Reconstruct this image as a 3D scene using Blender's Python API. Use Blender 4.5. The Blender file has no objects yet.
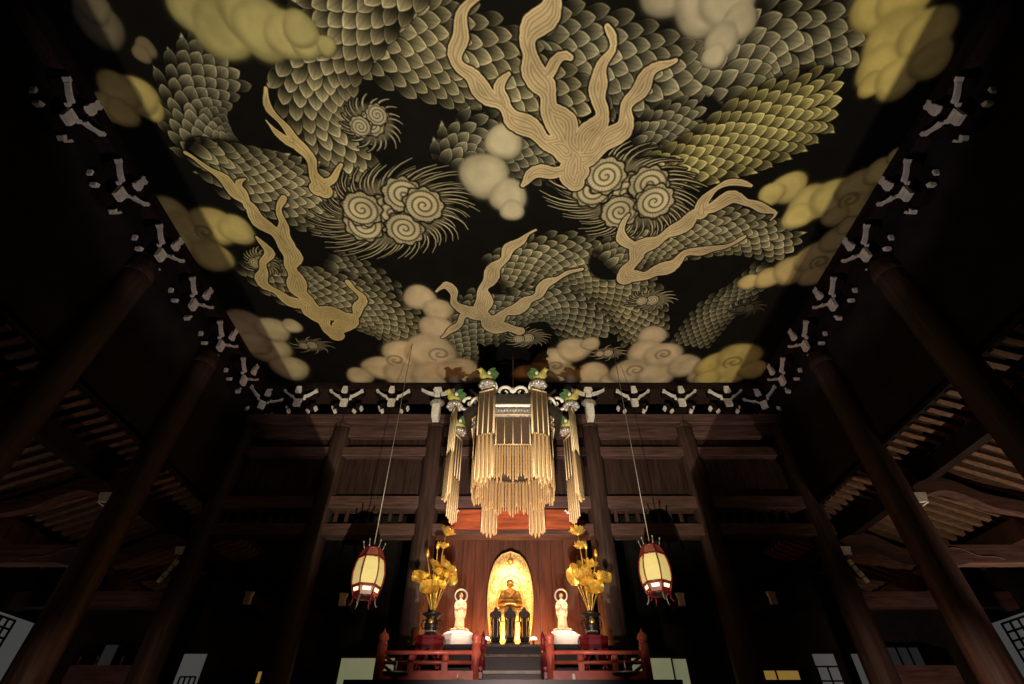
import bpy, math, random
from mathutils import Vector, Matrix
random.seed(7)
C = bpy.context.scene.collection
PI = math.pi
sin, cos = math.sin, math.cos

# ---------------------------------------------------------------- mesh helpers
class MB:
    def __init__(s): s.v=[]; s.f=[]; s.c=None; s.sm=[]
    def add(s, vs, fs, smooth=False, M=None):
        o=len(s.v)
        for p in vs:
            p=Vector(p)
            if M is not None: p=M@p
            s.v.append(tuple(p))
        for f in fs:
            s.f.append(tuple(i+o for i in f)); s.sm.append(smooth)
        return s
    def box(s, a, b, M=None, ch=0.0):
        x0,y0,z0=a; x1,y1,z1=b
        if ch<=0:
            vs=[(x0,y0,z0),(x1,y0,z0),(x1,y1,z0),(x0,y1,z0),(x0,y0,z1),(x1,y0,z1),(x1,y1,z1),(x0,y1,z1)]
            return s.add(vs,[(0,3,2,1),(4,5,6,7),(0,1,5,4),(1,2,6,5),(2,3,7,6),(3,0,4,7)],M=M)
        # chamfered along the four vertical-ish edges and caps
        r=ch
        ring=[(x0+r,y0),(x1-r,y0),(x1,y0+r),(x1,y1-r),(x1-r,y1),(x0+r,y1),(x0,y1-r),(x0,y0+r)]
        cx,cy=(x0+x1)/2,(y0+y1)/2
        def inn(p): return (p[0]+(r if p[0]<cx else -r)*.9, p[1]+(r if p[1]<cy else -r)*.9)
        vs=[(*inn(p),z0) for p in ring]+[(*p,z0+r) for p in ring]+[(*p,z1-r) for p in ring]+[(*inn(p),z1) for p in ring]
        fs=[tuple(range(7,-1,-1)),tuple(range(24,32))]
        for k in range(3):
            for i in range(8):
                j=(i+1)%8
                fs.append((k*8+i,k*8+j,k*8+8+j,k*8+8+i))
        return s.add(vs,fs,M=M)
    def prism(s, pts, d0, d1, axis='y', M=None):
        # pts = 2D outline; axis 'y': (x,z) outline extruded along y ; 'x': (y,z) along x ; 'z': (x,y) along z
        n=len(pts)
        def mk(p,d):
            return (p[0],d,p[1]) if axis=='y' else ((d,p[0],p[1]) if axis=='x' else (p[0],p[1],d))
        vs=[mk(p,d0) for p in pts]+[mk(p,d1) for p in pts]
        fs=[tuple(range(n)),tuple(range(2*n-1,n-1,-1))]+[(i,i+n,(i+1)%n+n,(i+1)%n) for i in range(n)]
        return s.add(vs,fs,M=M)
    def lathe(s, prof, c=(0,0,0), n=24, smooth=True, M=None, rot=0.0, sx=1,sy=1):
        vs=[];fs=[]
        for r,z in prof:
            for i in range(n):
                a=2*PI*i/n+rot
                vs.append((c[0]+r*cos(a)*sx,c[1]+r*sin(a)*sy,c[2]+z))
        m=len(prof)
        for k in range(m-1):
            for i in range(n):
                j=(i+1)%n
                fs.append((k*n+i,k*n+j,k*n+n+j,k*n+n+i))
        fs.append(tuple(range(n-1,-1,-1))); fs.append(tuple(range((m-1)*n,m*n)))
        return s.add(vs,fs,smooth,M)
    def ell(s, c, r, n=16, m=10, M=None, R=None):
        vs=[];fs=[]
        for k in range(m+1):
            t=PI*k/m
            for i in range(n):
                a=2*PI*i/n
                p=Vector((r[0]*sin(t)*cos(a),r[1]*sin(t)*sin(a),r[2]*cos(t)))
                if R is not None: p=R@p
                vs.append(tuple(p+Vector(c)))
        for k in range(m):
            for i in range(n):
                j=(i+1)%n
                fs.append((k*n+i,k*n+n+i,k*n+n+j,k*n+j))
        return s.add(vs,fs,True,M)
    def tube(s, pts, rad, n=8, M=None, smooth=True, flat=1.0):
        pts=[Vector(p) for p in pts]
        if not isinstance(rad,(list,tuple)): rad=[rad]*len(pts)
        vs=[];fs=[]; up=None
        for k,p in enumerate(pts):
            t=(pts[min(k+1,len(pts)-1)]-pts[max(k-1,0)])
            t=t.normalized() if t.length>1e-9 else Vector((0,0,1))
            if up is None:
                up=Vector((0,0,1)) if abs(t.z)<.9 else Vector((0,1,0))
            a=t.cross(up).normalized(); b=a.cross(t).normalized(); up=b
            for i in range(n):
                w=2*PI*i/n
                vs.append(tuple(p+a*cos(w)*rad[k]+b*sin(w)*rad[k]*flat))
        for k in range(len(pts)-1):
            for i in range(n):
                j=(i+1)%n
                fs.append((k*n+i,k*n+j,k*n+n+j,k*n+n+i))
        fs.append(tuple(range(n-1,-1,-1))); fs.append(tuple(range((len(pts)-1)*n,len(pts)*n)))
        return s.add(vs,fs,smooth,M)
    def build(s, name, mat, parent=None, loc=(0,0,0), rz=0.0):
        me=bpy.data.meshes.new(name)
        me.from_pydata(s.v,[],s.f); me.update()
        me.polygons.foreach_set('use_smooth',s.sm)
        if s.c is not None:
            ca=me.color_attributes.new('paint','FLOAT_COLOR','POINT')
            flat=[]
            for c in s.c: flat+= [c[0],c[1],c[2],1.0]
            ca.data.foreach_set('color',flat)
        me.materials.append(mat)
        o=bpy.data.objects.new(name,me); C.objects.link(o)
        o.location=loc; o.rotation_euler=(0,0,rz)
        if parent is not None: o.parent=parent
        return o

def tag(o,label,cat,group=None,kind=None):
    if label: o['label']=label
    if cat: o['category']=cat
    if group: o['group']=group
    if kind: o['kind']=kind
    return o
def thing(name,label,cat,loc=(0,0,0),rz=0.0,group=None):
    o=bpy.data.objects.new(name,None); C.objects.link(o); o.empty_display_size=.2
    o.location=loc; o.rotation_euler=(0,0,rz)
    return tag(o,label,cat,group)
def struct(name,mb,mat):
    o=mb.build(name,mat); o['kind']='structure'; return o
def kids(o): return [x for x in bpy.data.objects if x.parent==o]
def dup(root,loc,rz,label,group=None):
    r=root.copy(); C.objects.link(r); r.location=loc; r.rotation_euler=(0,0,rz)
    r['label']=label
    if group: r['group']=group
    for ch in kids(root):
        c=ch.copy(); C.objects.link(c); c.parent=r
        for g in kids(ch):
            d=g.copy(); C.objects.link(d); d.parent=c
    return r

# ---------------------------------------------------------------- materials
def mat(name,col,rough=.6,metal=0.0,var=.35,scale=6.0,stretch=(1,1,1),bump=0.0,emit=None,es=0.0,spec=.5,col2=None,sss=0):
    m=bpy.data.materials.new(name); m.use_nodes=True
    nt=m.node_tree; N=nt.nodes; L=nt.links
    b=N['Principled BSDF']
    tc=N.new('ShaderNodeTexCoord'); mp=N.new('ShaderNodeMapping'); mp.inputs['Scale'].default_value=stretch
    no=N.new('ShaderNodeTexNoise'); no.inputs['Scale'].default_value=scale; no.inputs['Detail'].default_value=5
    L.new(tc.outputs['Object'],mp.inputs['Vector']); L.new(mp.outputs['Vector'],no.inputs['Vector'])
    cr=N.new('ShaderNodeValToRGB')
    c2=col2 if col2 else tuple(c*(1-var) for c in col)
    cr.color_ramp.elements[0].position=.32; cr.color_ramp.elements[1].position=.68
    cr.color_ramp.elements[0].color=(*c2,1); cr.color_ramp.elements[1].color=(*[min(1,c*(1+(var*.5 if not col2 else 0))) for c in col],1)
    L.new(no.outputs['Fac'],cr.inputs['Fac']); L.new(cr.outputs['Color'],b.inputs['Base Color'])
    b.inputs['Roughness'].default_value=rough; b.inputs['Metallic'].default_value=metal
    b.inputs['Specular IOR Level'].default_value=spec
    if bump>0:
        bp=N.new('ShaderNodeBump'); bp.inputs['Strength'].default_value=bump; bp.inputs['Distance'].default_value=.02
        L.new(no.outputs['Fac'],bp.inputs['Height']); L.new(bp.outputs['Normal'],b.inputs['Normal'])
    if emit:
        b.inputs['Emission Color'].default_value=(*emit,1); b.inputs['Emission Strength'].default_value=es
    return m
M={}
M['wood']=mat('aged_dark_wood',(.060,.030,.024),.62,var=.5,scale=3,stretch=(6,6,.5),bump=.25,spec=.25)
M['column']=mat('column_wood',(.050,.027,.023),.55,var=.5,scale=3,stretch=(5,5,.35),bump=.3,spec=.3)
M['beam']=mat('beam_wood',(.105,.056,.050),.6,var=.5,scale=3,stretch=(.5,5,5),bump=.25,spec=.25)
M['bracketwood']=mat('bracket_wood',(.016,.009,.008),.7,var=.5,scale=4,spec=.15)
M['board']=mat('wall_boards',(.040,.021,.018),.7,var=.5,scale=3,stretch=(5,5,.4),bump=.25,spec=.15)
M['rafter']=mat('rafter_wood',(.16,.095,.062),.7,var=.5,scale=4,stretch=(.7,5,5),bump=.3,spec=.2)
M['roofboard']=mat('roof_boards',(.04,.024,.018),.8,var=.4,scale=4,spec=.1)
M['white']=mat('white_lime_paint',(.82,.78,.72),.75,var=.2,scale=9,spec=.2)
M['red']=mat('vermilion_lacquer',(.58,.12,.075),.38,var=.25,scale=5,spec=.5)
M['redwood']=mat('orange_red_board',(.40,.085,.03),.5,var=.5,scale=3,stretch=(.6,4,4),bump=.15)
M['crimson']=mat('crimson_lacquer',(.20,.012,.022),.35,var=.3,scale=5)
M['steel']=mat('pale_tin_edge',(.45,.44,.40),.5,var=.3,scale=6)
M['crimsonbrown']=mat('brown_red_lacquer',(.26,.085,.05),.5,var=.4,scale=9)
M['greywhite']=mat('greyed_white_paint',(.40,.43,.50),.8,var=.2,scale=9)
M['black']=mat('black_lacquer',(.009,.0085,.010),.36,var=.3,scale=4,spec=.22)
M['blackmetal']=mat('dark_bronze',(.045,.038,.03),.35,metal=.5,var=.4,scale=14,bump=.3)
M['gold']=mat('gilded_metal',(.86,.56,.12),.30,metal=.7,var=.35,scale=12,bump=.25)
M['goldleaf']=mat('gold_leaf_carving',(.95,.62,.26),.42,metal=.35,var=.45,scale=22,bump=.7)
M['bead']=mat('gold_bead_strands',(.66,.43,.21),.42,metal=.25,var=.35,scale=60,stretch=(1,1,2),bump=.4)
M['beadlight']=mat('pale_gold_bead_strands',(.84,.64,.38),.42,metal=.25,var=.3,scale=60,bump=.4)
M['mesh']=mat('brown_bead_net',(.14,.09,.06),.5,metal=.3,var=.6,scale=70,bump=.5)
M['silver']=mat('silvered_metal',(.50,.47,.45),.4,metal=.4,var=.6,scale=18,bump=.6)
M['ivory']=mat('pale_gilt_statue',(.85,.60,.36),.55,metal=.1,var=.25,scale=14,bump=.25)
M['statuegold']=mat('old_gold_statue',(.55,.29,.08),.28,metal=.5,var=.35,scale=16,bump=.2)
M['whitebase']=mat('white_pedestal_paint',(.85,.80,.74),.6,var=.1,scale=8)
M['skin']=mat('dark_gilt_face',(.12,.05,.03),.4,metal=.3,var=.3,scale=14)
M['green']=mat('green_paint',(.10,.22,.08),.5,var=.4,scale=14)
M['birdmix']=mat('mottled_bird_paint',(.75,.50,.12),.5,scale=16,col2=(.20,.34,.12))
M['birdyellow']=mat('ochre_paint',(.66,.36,.06),.5,var=.4,scale=14)
M['birdred']=mat('red_paint',(.5,.06,.04),.5,var=.3,scale=14)
M['paper']=mat('lantern_paper',(.50,.44,.20),.8,var=.08,scale=5,emit=(.95,.70,.24),es=.40)
M['slot']=mat('glowing_slot_paper',(.9,.8,.6),.8,var=.05,scale=5,emit=(1,.80,.42),es=1.5)
M['wire']=mat('steel_wire',(.34,.30,.27),.5,metal=.5,var=.1,scale=5)
M['wax']=mat('candle_wax',(.9,.88,.85),.5,var=.05,scale=5)
M['floor']=mat('stone_floor',(.10,.095,.09),.6,var=.3,scale=2,bump=.1)
M['plaster']=mat('dark_plaster',(.02,.018,.017),.9,var=.3,scale=2,spec=.05)
M['daygreen']=mat('daylight_paper_greenish',(.3,.35,.28),.9,var=.1,scale=1.2,emit=(.31,.36,.21),es=.36)
M['daygrey']=mat('daylight_paper_grey',(.2,.22,.22),.9,var=.1,scale=1.2,emit=(.36,.37,.36),es=.13)
M['daydim']=mat('daylight_paper_dim',(.2,.22,.22),.9,var=.1,scale=1.2,emit=(.30,.31,.33),es=.035)
M['amber']=mat('lamp_lit_paper_amber',(.4,.3,.1),.9,var=.2,scale=3,emit=(.62,.36,.07),es=.33)
M['bulb']=mat('lamp_glass',(1,.9,.75),.5,var=.05,scale=3,emit=(1,.78,.45),es=9)
M['matte']=mat('matte_black_metal',(.01,.01,.01),.8,var=.2,scale=3,spec=.1)

pm=bpy.data.materials.new('painted_ceiling'); pm.use_nodes=True
nt=pm.node_tree; at=nt.nodes.new('ShaderNodeAttribute'); at.attribute_name='paint'
no=nt.nodes.new('ShaderNodeTexNoise'); no.inputs['Scale'].default_value=1.6; no.inputs['Detail'].default_value=6
tc=nt.nodes.new('ShaderNodeTexCoord'); nt.links.new(tc.outputs['Object'],no.inputs['Vector'])
mr=nt.nodes.new('ShaderNodeMapRange'); mr.inputs['From Min'].default_value=.3; mr.inputs['From Max'].default_value=.7
mr.inputs['To Min'].default_value=.72; mr.inputs['To Max'].default_value=1.12
nt.links.new(no.outputs['Fac'],mr.inputs['Value'])
mx=nt.nodes.new('ShaderNodeVectorMath'); mx.operation='SCALE'
nt.links.new(at.outputs['Color'],mx.inputs[0]); nt.links.new(mr.outputs['Result'],mx.inputs['Scale'])
nt.links.new(mx.outputs['Vector'],nt.nodes['Principled BSDF'].inputs['Base Color'])
nt.nodes['Principled BSDF'].inputs['Roughness'].default_value=.85
nt.nodes['Principled BSDF'].inputs['Specular IOR Level'].default_value=.08
M['paint']=pm

# ---------------------------------------------------------------- measured dimensions (metres)
CAMZ=1.4; TH=math.radians(42.5); F=486.0
ZC=11.0                      # ceiling height
CX,CY0,CY1=7.85,1.6,12.4     # painted ceiling half width and depth range
ROW=13.2; SIDE=8.35          # column lines
COLX=[2.4,5.35,8.35]; COLY=[10.05,6.95,3.85]

def on_ceiling(px,py):
    u=(px-513)/F; v=(py-342)/F
    y=cos(TH)+v*sin(TH); z=sin(TH)-v*cos(TH); t=(ZC-CAMZ)/z
    return Vector((u*t,y*t))
def mpp(py):                  # metres per measured unit across the ceiling
    v=(py-342)/F
    return (ZC-CAMZ)/(sin(TH)-v*cos(TH))/F

# ================================================================= THE SETTING
struct('floor',MB().box((-12.6,-4,-.1),(12.6,17,0)),M['floor'])
struct('ceiling',MB().box((-SIDE-.3,-.2,ZC+.001),(SIDE+.3,13.6,ZC+.12)),M['board'])
# upper walls of the nave above the aisle roofs
struct('wall_left',MB().box((-8.72,-4,7.15),(-8.45,14,11)).box((-12.5,-4,4.62),(-12.3,17,6.0))
       .box((-12.5,-4,0),(-12.3,17,2.6)).box((-12.5,-4,2.6),(-12.3,9.2,4.62)).box((-12.5,14.6,2.6),(-12.3,17,4.62)),M['plaster'])
struct('wall_right',MB().box((8.45,-4,7.15),(8.72,14,11)).box((12.3,-4,4.62),(12.5,17,6.0))
       .box((12.3,-4,0),(12.5,17,2.6)).box((12.3,-4,2.6),(12.5,9.2,4.62)).box((12.3,14.6,2.6),(12.5,17,4.62)),M['plaster'])
struct('wall_back',MB().box((-12.5,17,0),(12.5,17.2,11)),M['plaster'])
struct('wall_front',MB().box((-12.5,-4.2,0),(12.5,-4,11)),M['plaster'])

# ---------- aisle roofs with rafters
def aisle_roof(s,nm):
    t=thing('aisle_roof',None,None); t['kind']='structure'
    def z(x): return 7.12-(x-8.45)*.40
    mb=MB(); pts=[(8.45,z(8.45)+.11),(12.6,z(12.6)+.11),(12.6,z(12.6)+.2),(8.45,z(8.45)+.2)]
    mb.prism([(s*a,b) for a,b in pts],1.5,16.9,'y'); mb.build('roof_boarding',M['roofboard'],t)
    y=1.6
    while y<16.8:
        m=MB(); q=[(8.5,z(8.5)),(12.55,z(12.55)),(12.55,z(12.55)+.12),(8.5,z(8.5)+.12)]
        m.prism([(s*a,b) for a,b in q],y,y+.13,'y'); m.build('rafter',M['rafter'],t); y+=.30
aisle_roof(1,'r'); aisle_roof(-1,'l')
for s,side in ((1,'right'),(-1,'left')):
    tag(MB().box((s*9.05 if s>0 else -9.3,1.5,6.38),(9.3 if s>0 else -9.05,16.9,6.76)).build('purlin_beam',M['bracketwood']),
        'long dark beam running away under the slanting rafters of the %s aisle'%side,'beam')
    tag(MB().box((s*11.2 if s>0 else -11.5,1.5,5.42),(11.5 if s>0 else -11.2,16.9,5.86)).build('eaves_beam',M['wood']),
        'outer dark beam low under the rafters of the %s aisle'%side,'beam')

# ---------- windows of the side walls
def lattice(mb,axis,d,a0,a1,z0,z1,na,nz,t=.018):
    for i in range(na+1):
        a=a0+(a1-a0)*i/na
        if axis=='x': mb.box((d-.02,a-t,z0),(d+.02,a+t,z1))
        else: mb.box((a-t,d-.02,z0),(a+t,d+.02,z1))
    for k in range(nz+1):
        z=z0+(z1-z0)*k/nz
        if axis=='x': mb.box((d-.022,a0,z-t),(d+.022,a1,z+t))
        else: mb.box((a0,d-.022,z-t),(a1,d+.022,z+t))
wn=0
def window(x0,y0,x1,y1,z0,z1,pane,lat=None):
    """flat window standing along x or y"""
    global wn; wn+=1
    w=thing('window_%d'%wn,None,None); w['kind']='structure'
    along_y=abs(x1-x0)<1e-6
    d=x0 if along_y else y0
    a0,a1=(y0,y1) if along_y else (x0,x1)
    p=MB(); f=MB(); k=.05
    def bx(m,aa,zz,ab,zb,th):
        if along_y: m.box((d-th,aa,zz),(d+th,ab,zb))
        else: m.box((aa,d-th,zz),(ab,d+th,zb))
    bx(p,a0,z0,a1,z1,.008); p.build('pane',pane,w)
    bx(f,a0-k,z0-k,a0,z1+k,.04); bx(f,a1,z0-k,a1+k,z1+k,.04); bx(f,a0,z1,a1,z1+k,.04); bx(f,a0,z0-k,a1,z0,.04)
    f.build('window_frame',M['plaster'],w)
    if lat:
        l=MB(); b0,b1,c0,c1,na,nz=lat
        s=-1 if (along_y and d>0) or not along_y else 1
        lattice(l,'x' if along_y else 'y',d+s*.035,b0,b1,c0,c1,na,nz); l.build('lattice',M['plaster'],w)
    return w
window(12.28,12.2,12.28,14.4,2.7,4.5,M['daygrey'],(12.2,13.75,2.7,4.42,6,9))
window(12.28,10.3,12.28,11.9,2.7,4.42,M['daydim'],(10.3,11.9,2.7,4.42,7,9))
window(-12.28,12.2,-12.28,14.4,2.7,4.5,M['daygrey'],(12.2,13.45,2.7,4.42,6,9))
window(-12.28,10.3,-12.28,11.9,2.7,4.42,M['daydim'],(10.3,11.9,2.7,4.42,7,9))
# windows in the back wall
YB=16.9
window(8.85,YB,9.5,YB,2.9,4.32,M['daygrey'],(8.85,9.5,3.3,4.0,2,2))
window(10.0,YB,10.45,YB,2.9,4.32,M['daygrey'])
window(10.75,YB,12.1,YB,2.9,4.5,M['daydim'],(10.75,12.1,2.9,4.5,4,1))
window(-9.75,YB,-9.05,YB,2.9,4.32,M['daygrey'],(-9.6,-9.15,2.9,3.75,3,2))
window(-11.1,YB,-10.4,YB,2.9,4.25,M['daydim'])
window(-12.2,YB,-11.8,YB,3.9,4.55,M['daydim'])
window(-4.55,15.2,-3.0,15.2,2.4,3.93,M['daygreen'])
window(3.0,15.2,4.6,15.2,2.4,3.93,M['daygreen'],(4.2,4.6,2.4,3.93,1,1))
window(-7.4,YB,-7.0,YB,3.6,3.88,M['amber'])
window(6.95,YB,8.3,YB,3.66,3.92,M['amber'],(6.95,8.3,3.66,3.92,2,1))

# ================================================================= COLUMNS
def column_mb(h,r=.32):
    m=MB(); prof=[]
    for k in range(13):
        z=h*k/12; prof.append((r*(1-.06*(k/12)**2),z))
    m.lathe(prof,n=28); return m
def make_column(label,loc,h,r=.32):
    t=thing('wooden_column',label,'column',loc,group='round timber columns of the hall')
    column_mb(h,r).build('shaft',M['column'],t)
    MB().lathe([(r*1.12,0),(r*1.14,.08),(r*1.08,.2),(r*1.02,.24)],n=28).build('stone_base',M['floor'],t)
    MB().lathe([(r*.97,0),(r*1.0,.02),(r*1.0,.16),(r*.95,.18)],c=(0,0,h-.4),n=28).build('neck_band',M['wood'],t)
    return t
c0=None
spots=[]
for s,n in ((-1,'left'),(1,'right')):
    spots+= [(s*COLX[0],ROW,'thick round column beside the altar on its %s, a white nosing at its head'%n),
             (s*COLX[1],ROW,'round dark column in the back row, next one outward past the %s lantern'%n),
             (s*COLX[2],ROW,'round column under the far %s corner of the painted ceiling'%n),
             (s*SIDE,COLY[0],'tall round column of the %s side row, nearest one showing its full lower shaft'%n),
             (s*SIDE,COLY[1],'dark round column cut by the %s edge of the picture'%n)]
for x,y,l in spots:
    c0=make_column(l,(x,y,0),10.1) if c0 is None else c0
    if l!=c0['label']: dup(c0,(x,y,0),0,l)

# ================================================================= BACK ROW BEAMS AND BOARDS
def hbeam(name,label,x0,x1,z0,z1,y0=ROW-.2,y1=ROW+.2,m='beam',ch=.02):
    mb=MB(); R=Matrix()
    mb.box((x0,y0,z0),(x1,y1,z1),ch=min(ch,.02)); return tag(mb.build(name,M[m]),label,'beam')
XB=SIDE+.3
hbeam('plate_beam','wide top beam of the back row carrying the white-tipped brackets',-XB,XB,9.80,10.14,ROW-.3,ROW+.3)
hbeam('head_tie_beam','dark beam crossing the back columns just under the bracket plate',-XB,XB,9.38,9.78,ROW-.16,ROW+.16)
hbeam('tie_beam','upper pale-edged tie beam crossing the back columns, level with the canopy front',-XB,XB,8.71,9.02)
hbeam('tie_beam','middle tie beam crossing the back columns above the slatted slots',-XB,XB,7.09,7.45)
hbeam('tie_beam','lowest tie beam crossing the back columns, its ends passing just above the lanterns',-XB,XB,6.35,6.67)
bays=[(-COLX[2],-COLX[1]),(-COLX[1],-COLX[0]),(-COLX[0],COLX[0]),(COLX[0],COLX[1]),(COLX[1],COLX[2])]
bn=['far left','left inner','centre','right inner','far right']
for i,(a,b) in enumerate(bays):
    for z0,z1,pos in ((9.02,9.38,'upper'),(7.45,8.71,'lower')):
        m=MB(); n=int((b-a-.6)/.42); w=(b-a-.6)/n
        for k in range(n):
            x=a+.3+k*w; m.box((x+.004,ROW+.02,z0),(x+w-.004,ROW+.07,z1))
        o=m.build('trim_%d'%(i*2+(1 if pos=='upper' else 2)),M['board']); o['kind']='structure'
    if i!=2:
        t=thing('slatted_transom','%s transom of thin upright slats between the two lower tie beams'%bn[i],'transom',((a+b)/2,ROW,6.67))
        n=int((b-a-.7)/.3)
        for k in range(n):
            x=-(b-a)/2+.45+k*.3
            MB().box((x-.05,-.03,0),(x+.05,.03,.42)).build('slat',M['wood'],t)

# ---------- white beam noses far back in the dark
nose_lab=['small white-painted beam end glowing in the dark left of the left lantern',
          'small white-painted beam end in the dark far left, between two columns',
          'small white-painted beam end in the dark just right of the right lantern',
          'small white-painted beam end in the dark far right, between two columns']
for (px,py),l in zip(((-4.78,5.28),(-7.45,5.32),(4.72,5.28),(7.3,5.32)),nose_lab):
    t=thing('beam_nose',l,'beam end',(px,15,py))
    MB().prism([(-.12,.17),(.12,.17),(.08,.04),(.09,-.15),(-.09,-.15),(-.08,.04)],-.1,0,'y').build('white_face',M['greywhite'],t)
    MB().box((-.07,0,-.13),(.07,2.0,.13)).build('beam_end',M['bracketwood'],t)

# ---------- aisle tie beams, curved beams and small brackets
def aisle_bay(s,y,side,which):
    t=thing('aisle_tie_beam','straight beam with a carved line joining the %s %s column to the outer wall'%(which,side),'beam',(s*SIDE,y,4.62))
    L=3.95
    pts=[(0.1,.0),(.35,-.03),(.6,.02),(L-.3,.02),(L-.1,-.03),(L,-.03),(L,.36),(.1,.36)]
    MB().prism([(s*a,b) for a,b in pts],-.14,.14,'y').build('timber',M['beam'],t)
    c=[]
    for k in range(14):
        u=k/13; c.append((s*(.35+u*.95),-.145,.30-.24*u+.03*sin(u*9)))
    MB().tube(c,.007,6).build('carved_line',M['rafter'],t)
    t=thing('curved_beam','hump-backed curved beam springing from the %s %s column under the rafters'%(which,side),'beam',(s*SIDE,y,5.9))
    top=[];bot=[]
    for k in range(21):
        u=k/20; x=.25+u*3.2
        zc=.28*sin(min(1,u*2.1)*PI)*.9 + (-.75*max(0,u-.25)**1.2) +.12
        top.append((s*x,zc+.17)); bot.append((s*x,zc-.13))
    MB().prism(top+bot[::-1],-.13,.13,'y').build('timber',M['beam'],t)
    b=thing('column_bracket','small white-edged bracket on the %s %s column below the curved beam'%(which,side),'bracket',(s*(SIDE-.22),y-.05,5.84))
    MB().box((s*.22 if s>0 else -.62,-.13,0),(.62 if s>0 else -.22,.13,.14)).build('arm',M['wood'],b)
    MB().prism([(s*.36,-.02),(s*.60,.0),(s*.66,.14),(s*.66,.2),(s*.36,.2)],-.2,-.14,'y').build('white_face',M['white'],b)
    MB().box((s*.62 if s>0 else -.70,-.1,.02),(.70 if s>0 else -.62,.1,.14)).build('white_tip',M['white'],b)
for s,side in ((1,'right'),(-1,'left')):
    aisle_bay(s,COLY[0],side,'nearer'); aisle_bay(s,ROW,side,'corner'); 
    t=thing('slanting_strut','short pale slanting strut beside the far %s corner column'%side,'strut',(s*8.70,ROW-.45,5.1))
    m=MB(); 
    for k in range(4):
        a=k*.15; m.box((-.03-.015*(k%2),-.04,a),(.03+.015*(k%2),.04,a+.13),M=Matrix.Rotation(s*-.45,4,'Y'))
    m.build('strut_body',M['white'],t)
    tag(MB().box((min(s*9.2,s*10.9),14.2,3.02),(max(s*9.2,s*10.9),14.5,3.62)).build('shelf_board',M['beam']),
        'dusky pink-brown plank low in the %s aisle before the back windows'%side,'shelf')
for s,xs in ((-1,(-11.2,-10.75,-10.1)),):
    for x,l in zip(xs,('thin upright rod leftmost of three beside the left column','thin upright rod in the middle of three beside the left column','thin upright rod rightmost of three, by the corner column')):
        tag(MB().tube([(x,14.8,0),(x,14.8,3.9)],.022,8).build('thin_rod',M['wire']),l,'rod')

# ================================================================= BRACKET SETS
def wing(s,base,tip,w0,w1,y0,y1):
    """tapered, upward curving arm seen as outline in x,z"""
    bx_,bz=base; tx,tz=tip; up=[];dn=[]
    for k in range(9):
        u=k/8; x=bx_+(tx-bx_)*u; z=bz+(tz-bz)*(u**1.6); w=w0+(w1-w0)*u
        if k==8: w*=1.5
        up.append((s*x,z+w)); dn.append((s*x,z-w))
    return up+dn[::-1]
def make_bracket(label,loc,rz,group):
    t=thing('bracket_set',label,'bracket',loc,rz,group)
    w=M['bracketwood']; wh=M['white']
    MB().prism([(-.13,0),(.13,0),(.2,.08),(.2,.17),(-.2,.17),(-.2,.08)],-.36,.0,'y').build('bearing_block',w,t)
    a=MB(); 
    a.prism([(-.42,.30),(-.42,.22),(-.3,.17),(.3,.17),(.42,.22),(.42,.30)],-.26,-.12,'y')
    a.prism([(-.55,.60),(-.55,.52),(-.4,.46),(.4,.46),(.55,.52),(.55,.60)],-.52,-.40,'y')
    a.build('cross_arm',w,t)
    b=MB(); b.box((-.07,-.52,.17),(.07,0,.32)); b.box((-.07,-.70,.46),(.07,0,.60)); b.box((-.06,-.76,.7),(.06,0,.82))
    b.build('forward_arm',w,t)
    for x in (-.36,0,.36): q=MB(); q.prism([(x-.06,.30),(x+.06,.30),(x+.09,.36),(x+.09,.44),(x-.09,.44),(x-.09,.36)],-.27,-.11,'y'); q.build('small_block',w,t)
    for x in (-.47,0,.47): q=MB(); q.prism([(x-.06,.60),(x+.06,.60),(x+.09,.66),(x+.09,.72),(x-.09,.72),(x-.09,.66)],-.54,-.38,'y'); q.build('small_block',w,t)
    # painted ends
    n=MB(); n.prism([(-.10,.10),(.10,.10),(.11,.36),(-.11,.36)],-.62,-.53,'y'); n.build('white_nose',wh,t)
    n=MB()
    n.prism([(-.09,.50),(.09,.50),(.085,.62),(.06,.66),(.06,.72),(.09,.76),(.07,.85),(.0,.82),(-.05,.85),(-.09,.80),(-.07,.70),(-.09,.62)],-.80,-.72,'y')
    n.box((-.05,-.74,.50),(.05,-.60,.58)); n.build('white_crest',wh,t)
    for s in (-1,1):
        m=MB(); m.prism(wing(s,(.17,.44),(.46,.63),.032,.026,0,0),-.66,-.56,'y'); m.build('white_wing',wh,t)
        m=MB(); m.prism([(s*.46,.61),(s*.54,.64),(s*.53,.71),(s*.46,.69)],-.66,-.54,'y'); m.build('wing_tip',wh,t)
        m=MB(); m.prism([(s*.25,.04),(s*.33,.0),(s*.36,.07),(s*.27,.13)],-.40,-.28,'y'); m.build('lower_tip',wh,t)
        m=MB(); m.prism([(s*.42,.21),(s*.46,.21),(s*.50,.31),(s*.44,.31)],-.28,-.10,'y'); m.build('arm_end',wh,t)
        m=MB(); m.prism([(s*.12,.37),(s*.19,.39),(s*.18,.46),(s*.13,.44)],-.58,-.50,'y'); m.build('cheek_piece',wh,t)
    return t
B0=None
def bracket(label,loc,rz,group):
    global B0
    if B0 is None: B0=make_bracket(label,loc,rz,group); return B0
    return dup(B0,loc,rz,label,group)
gB='white-tipped bracket sets round the painted ceiling'
zb=ZC-.86
ordn=['first','second','third','fourth','fifth','sixth','seventh']
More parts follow.
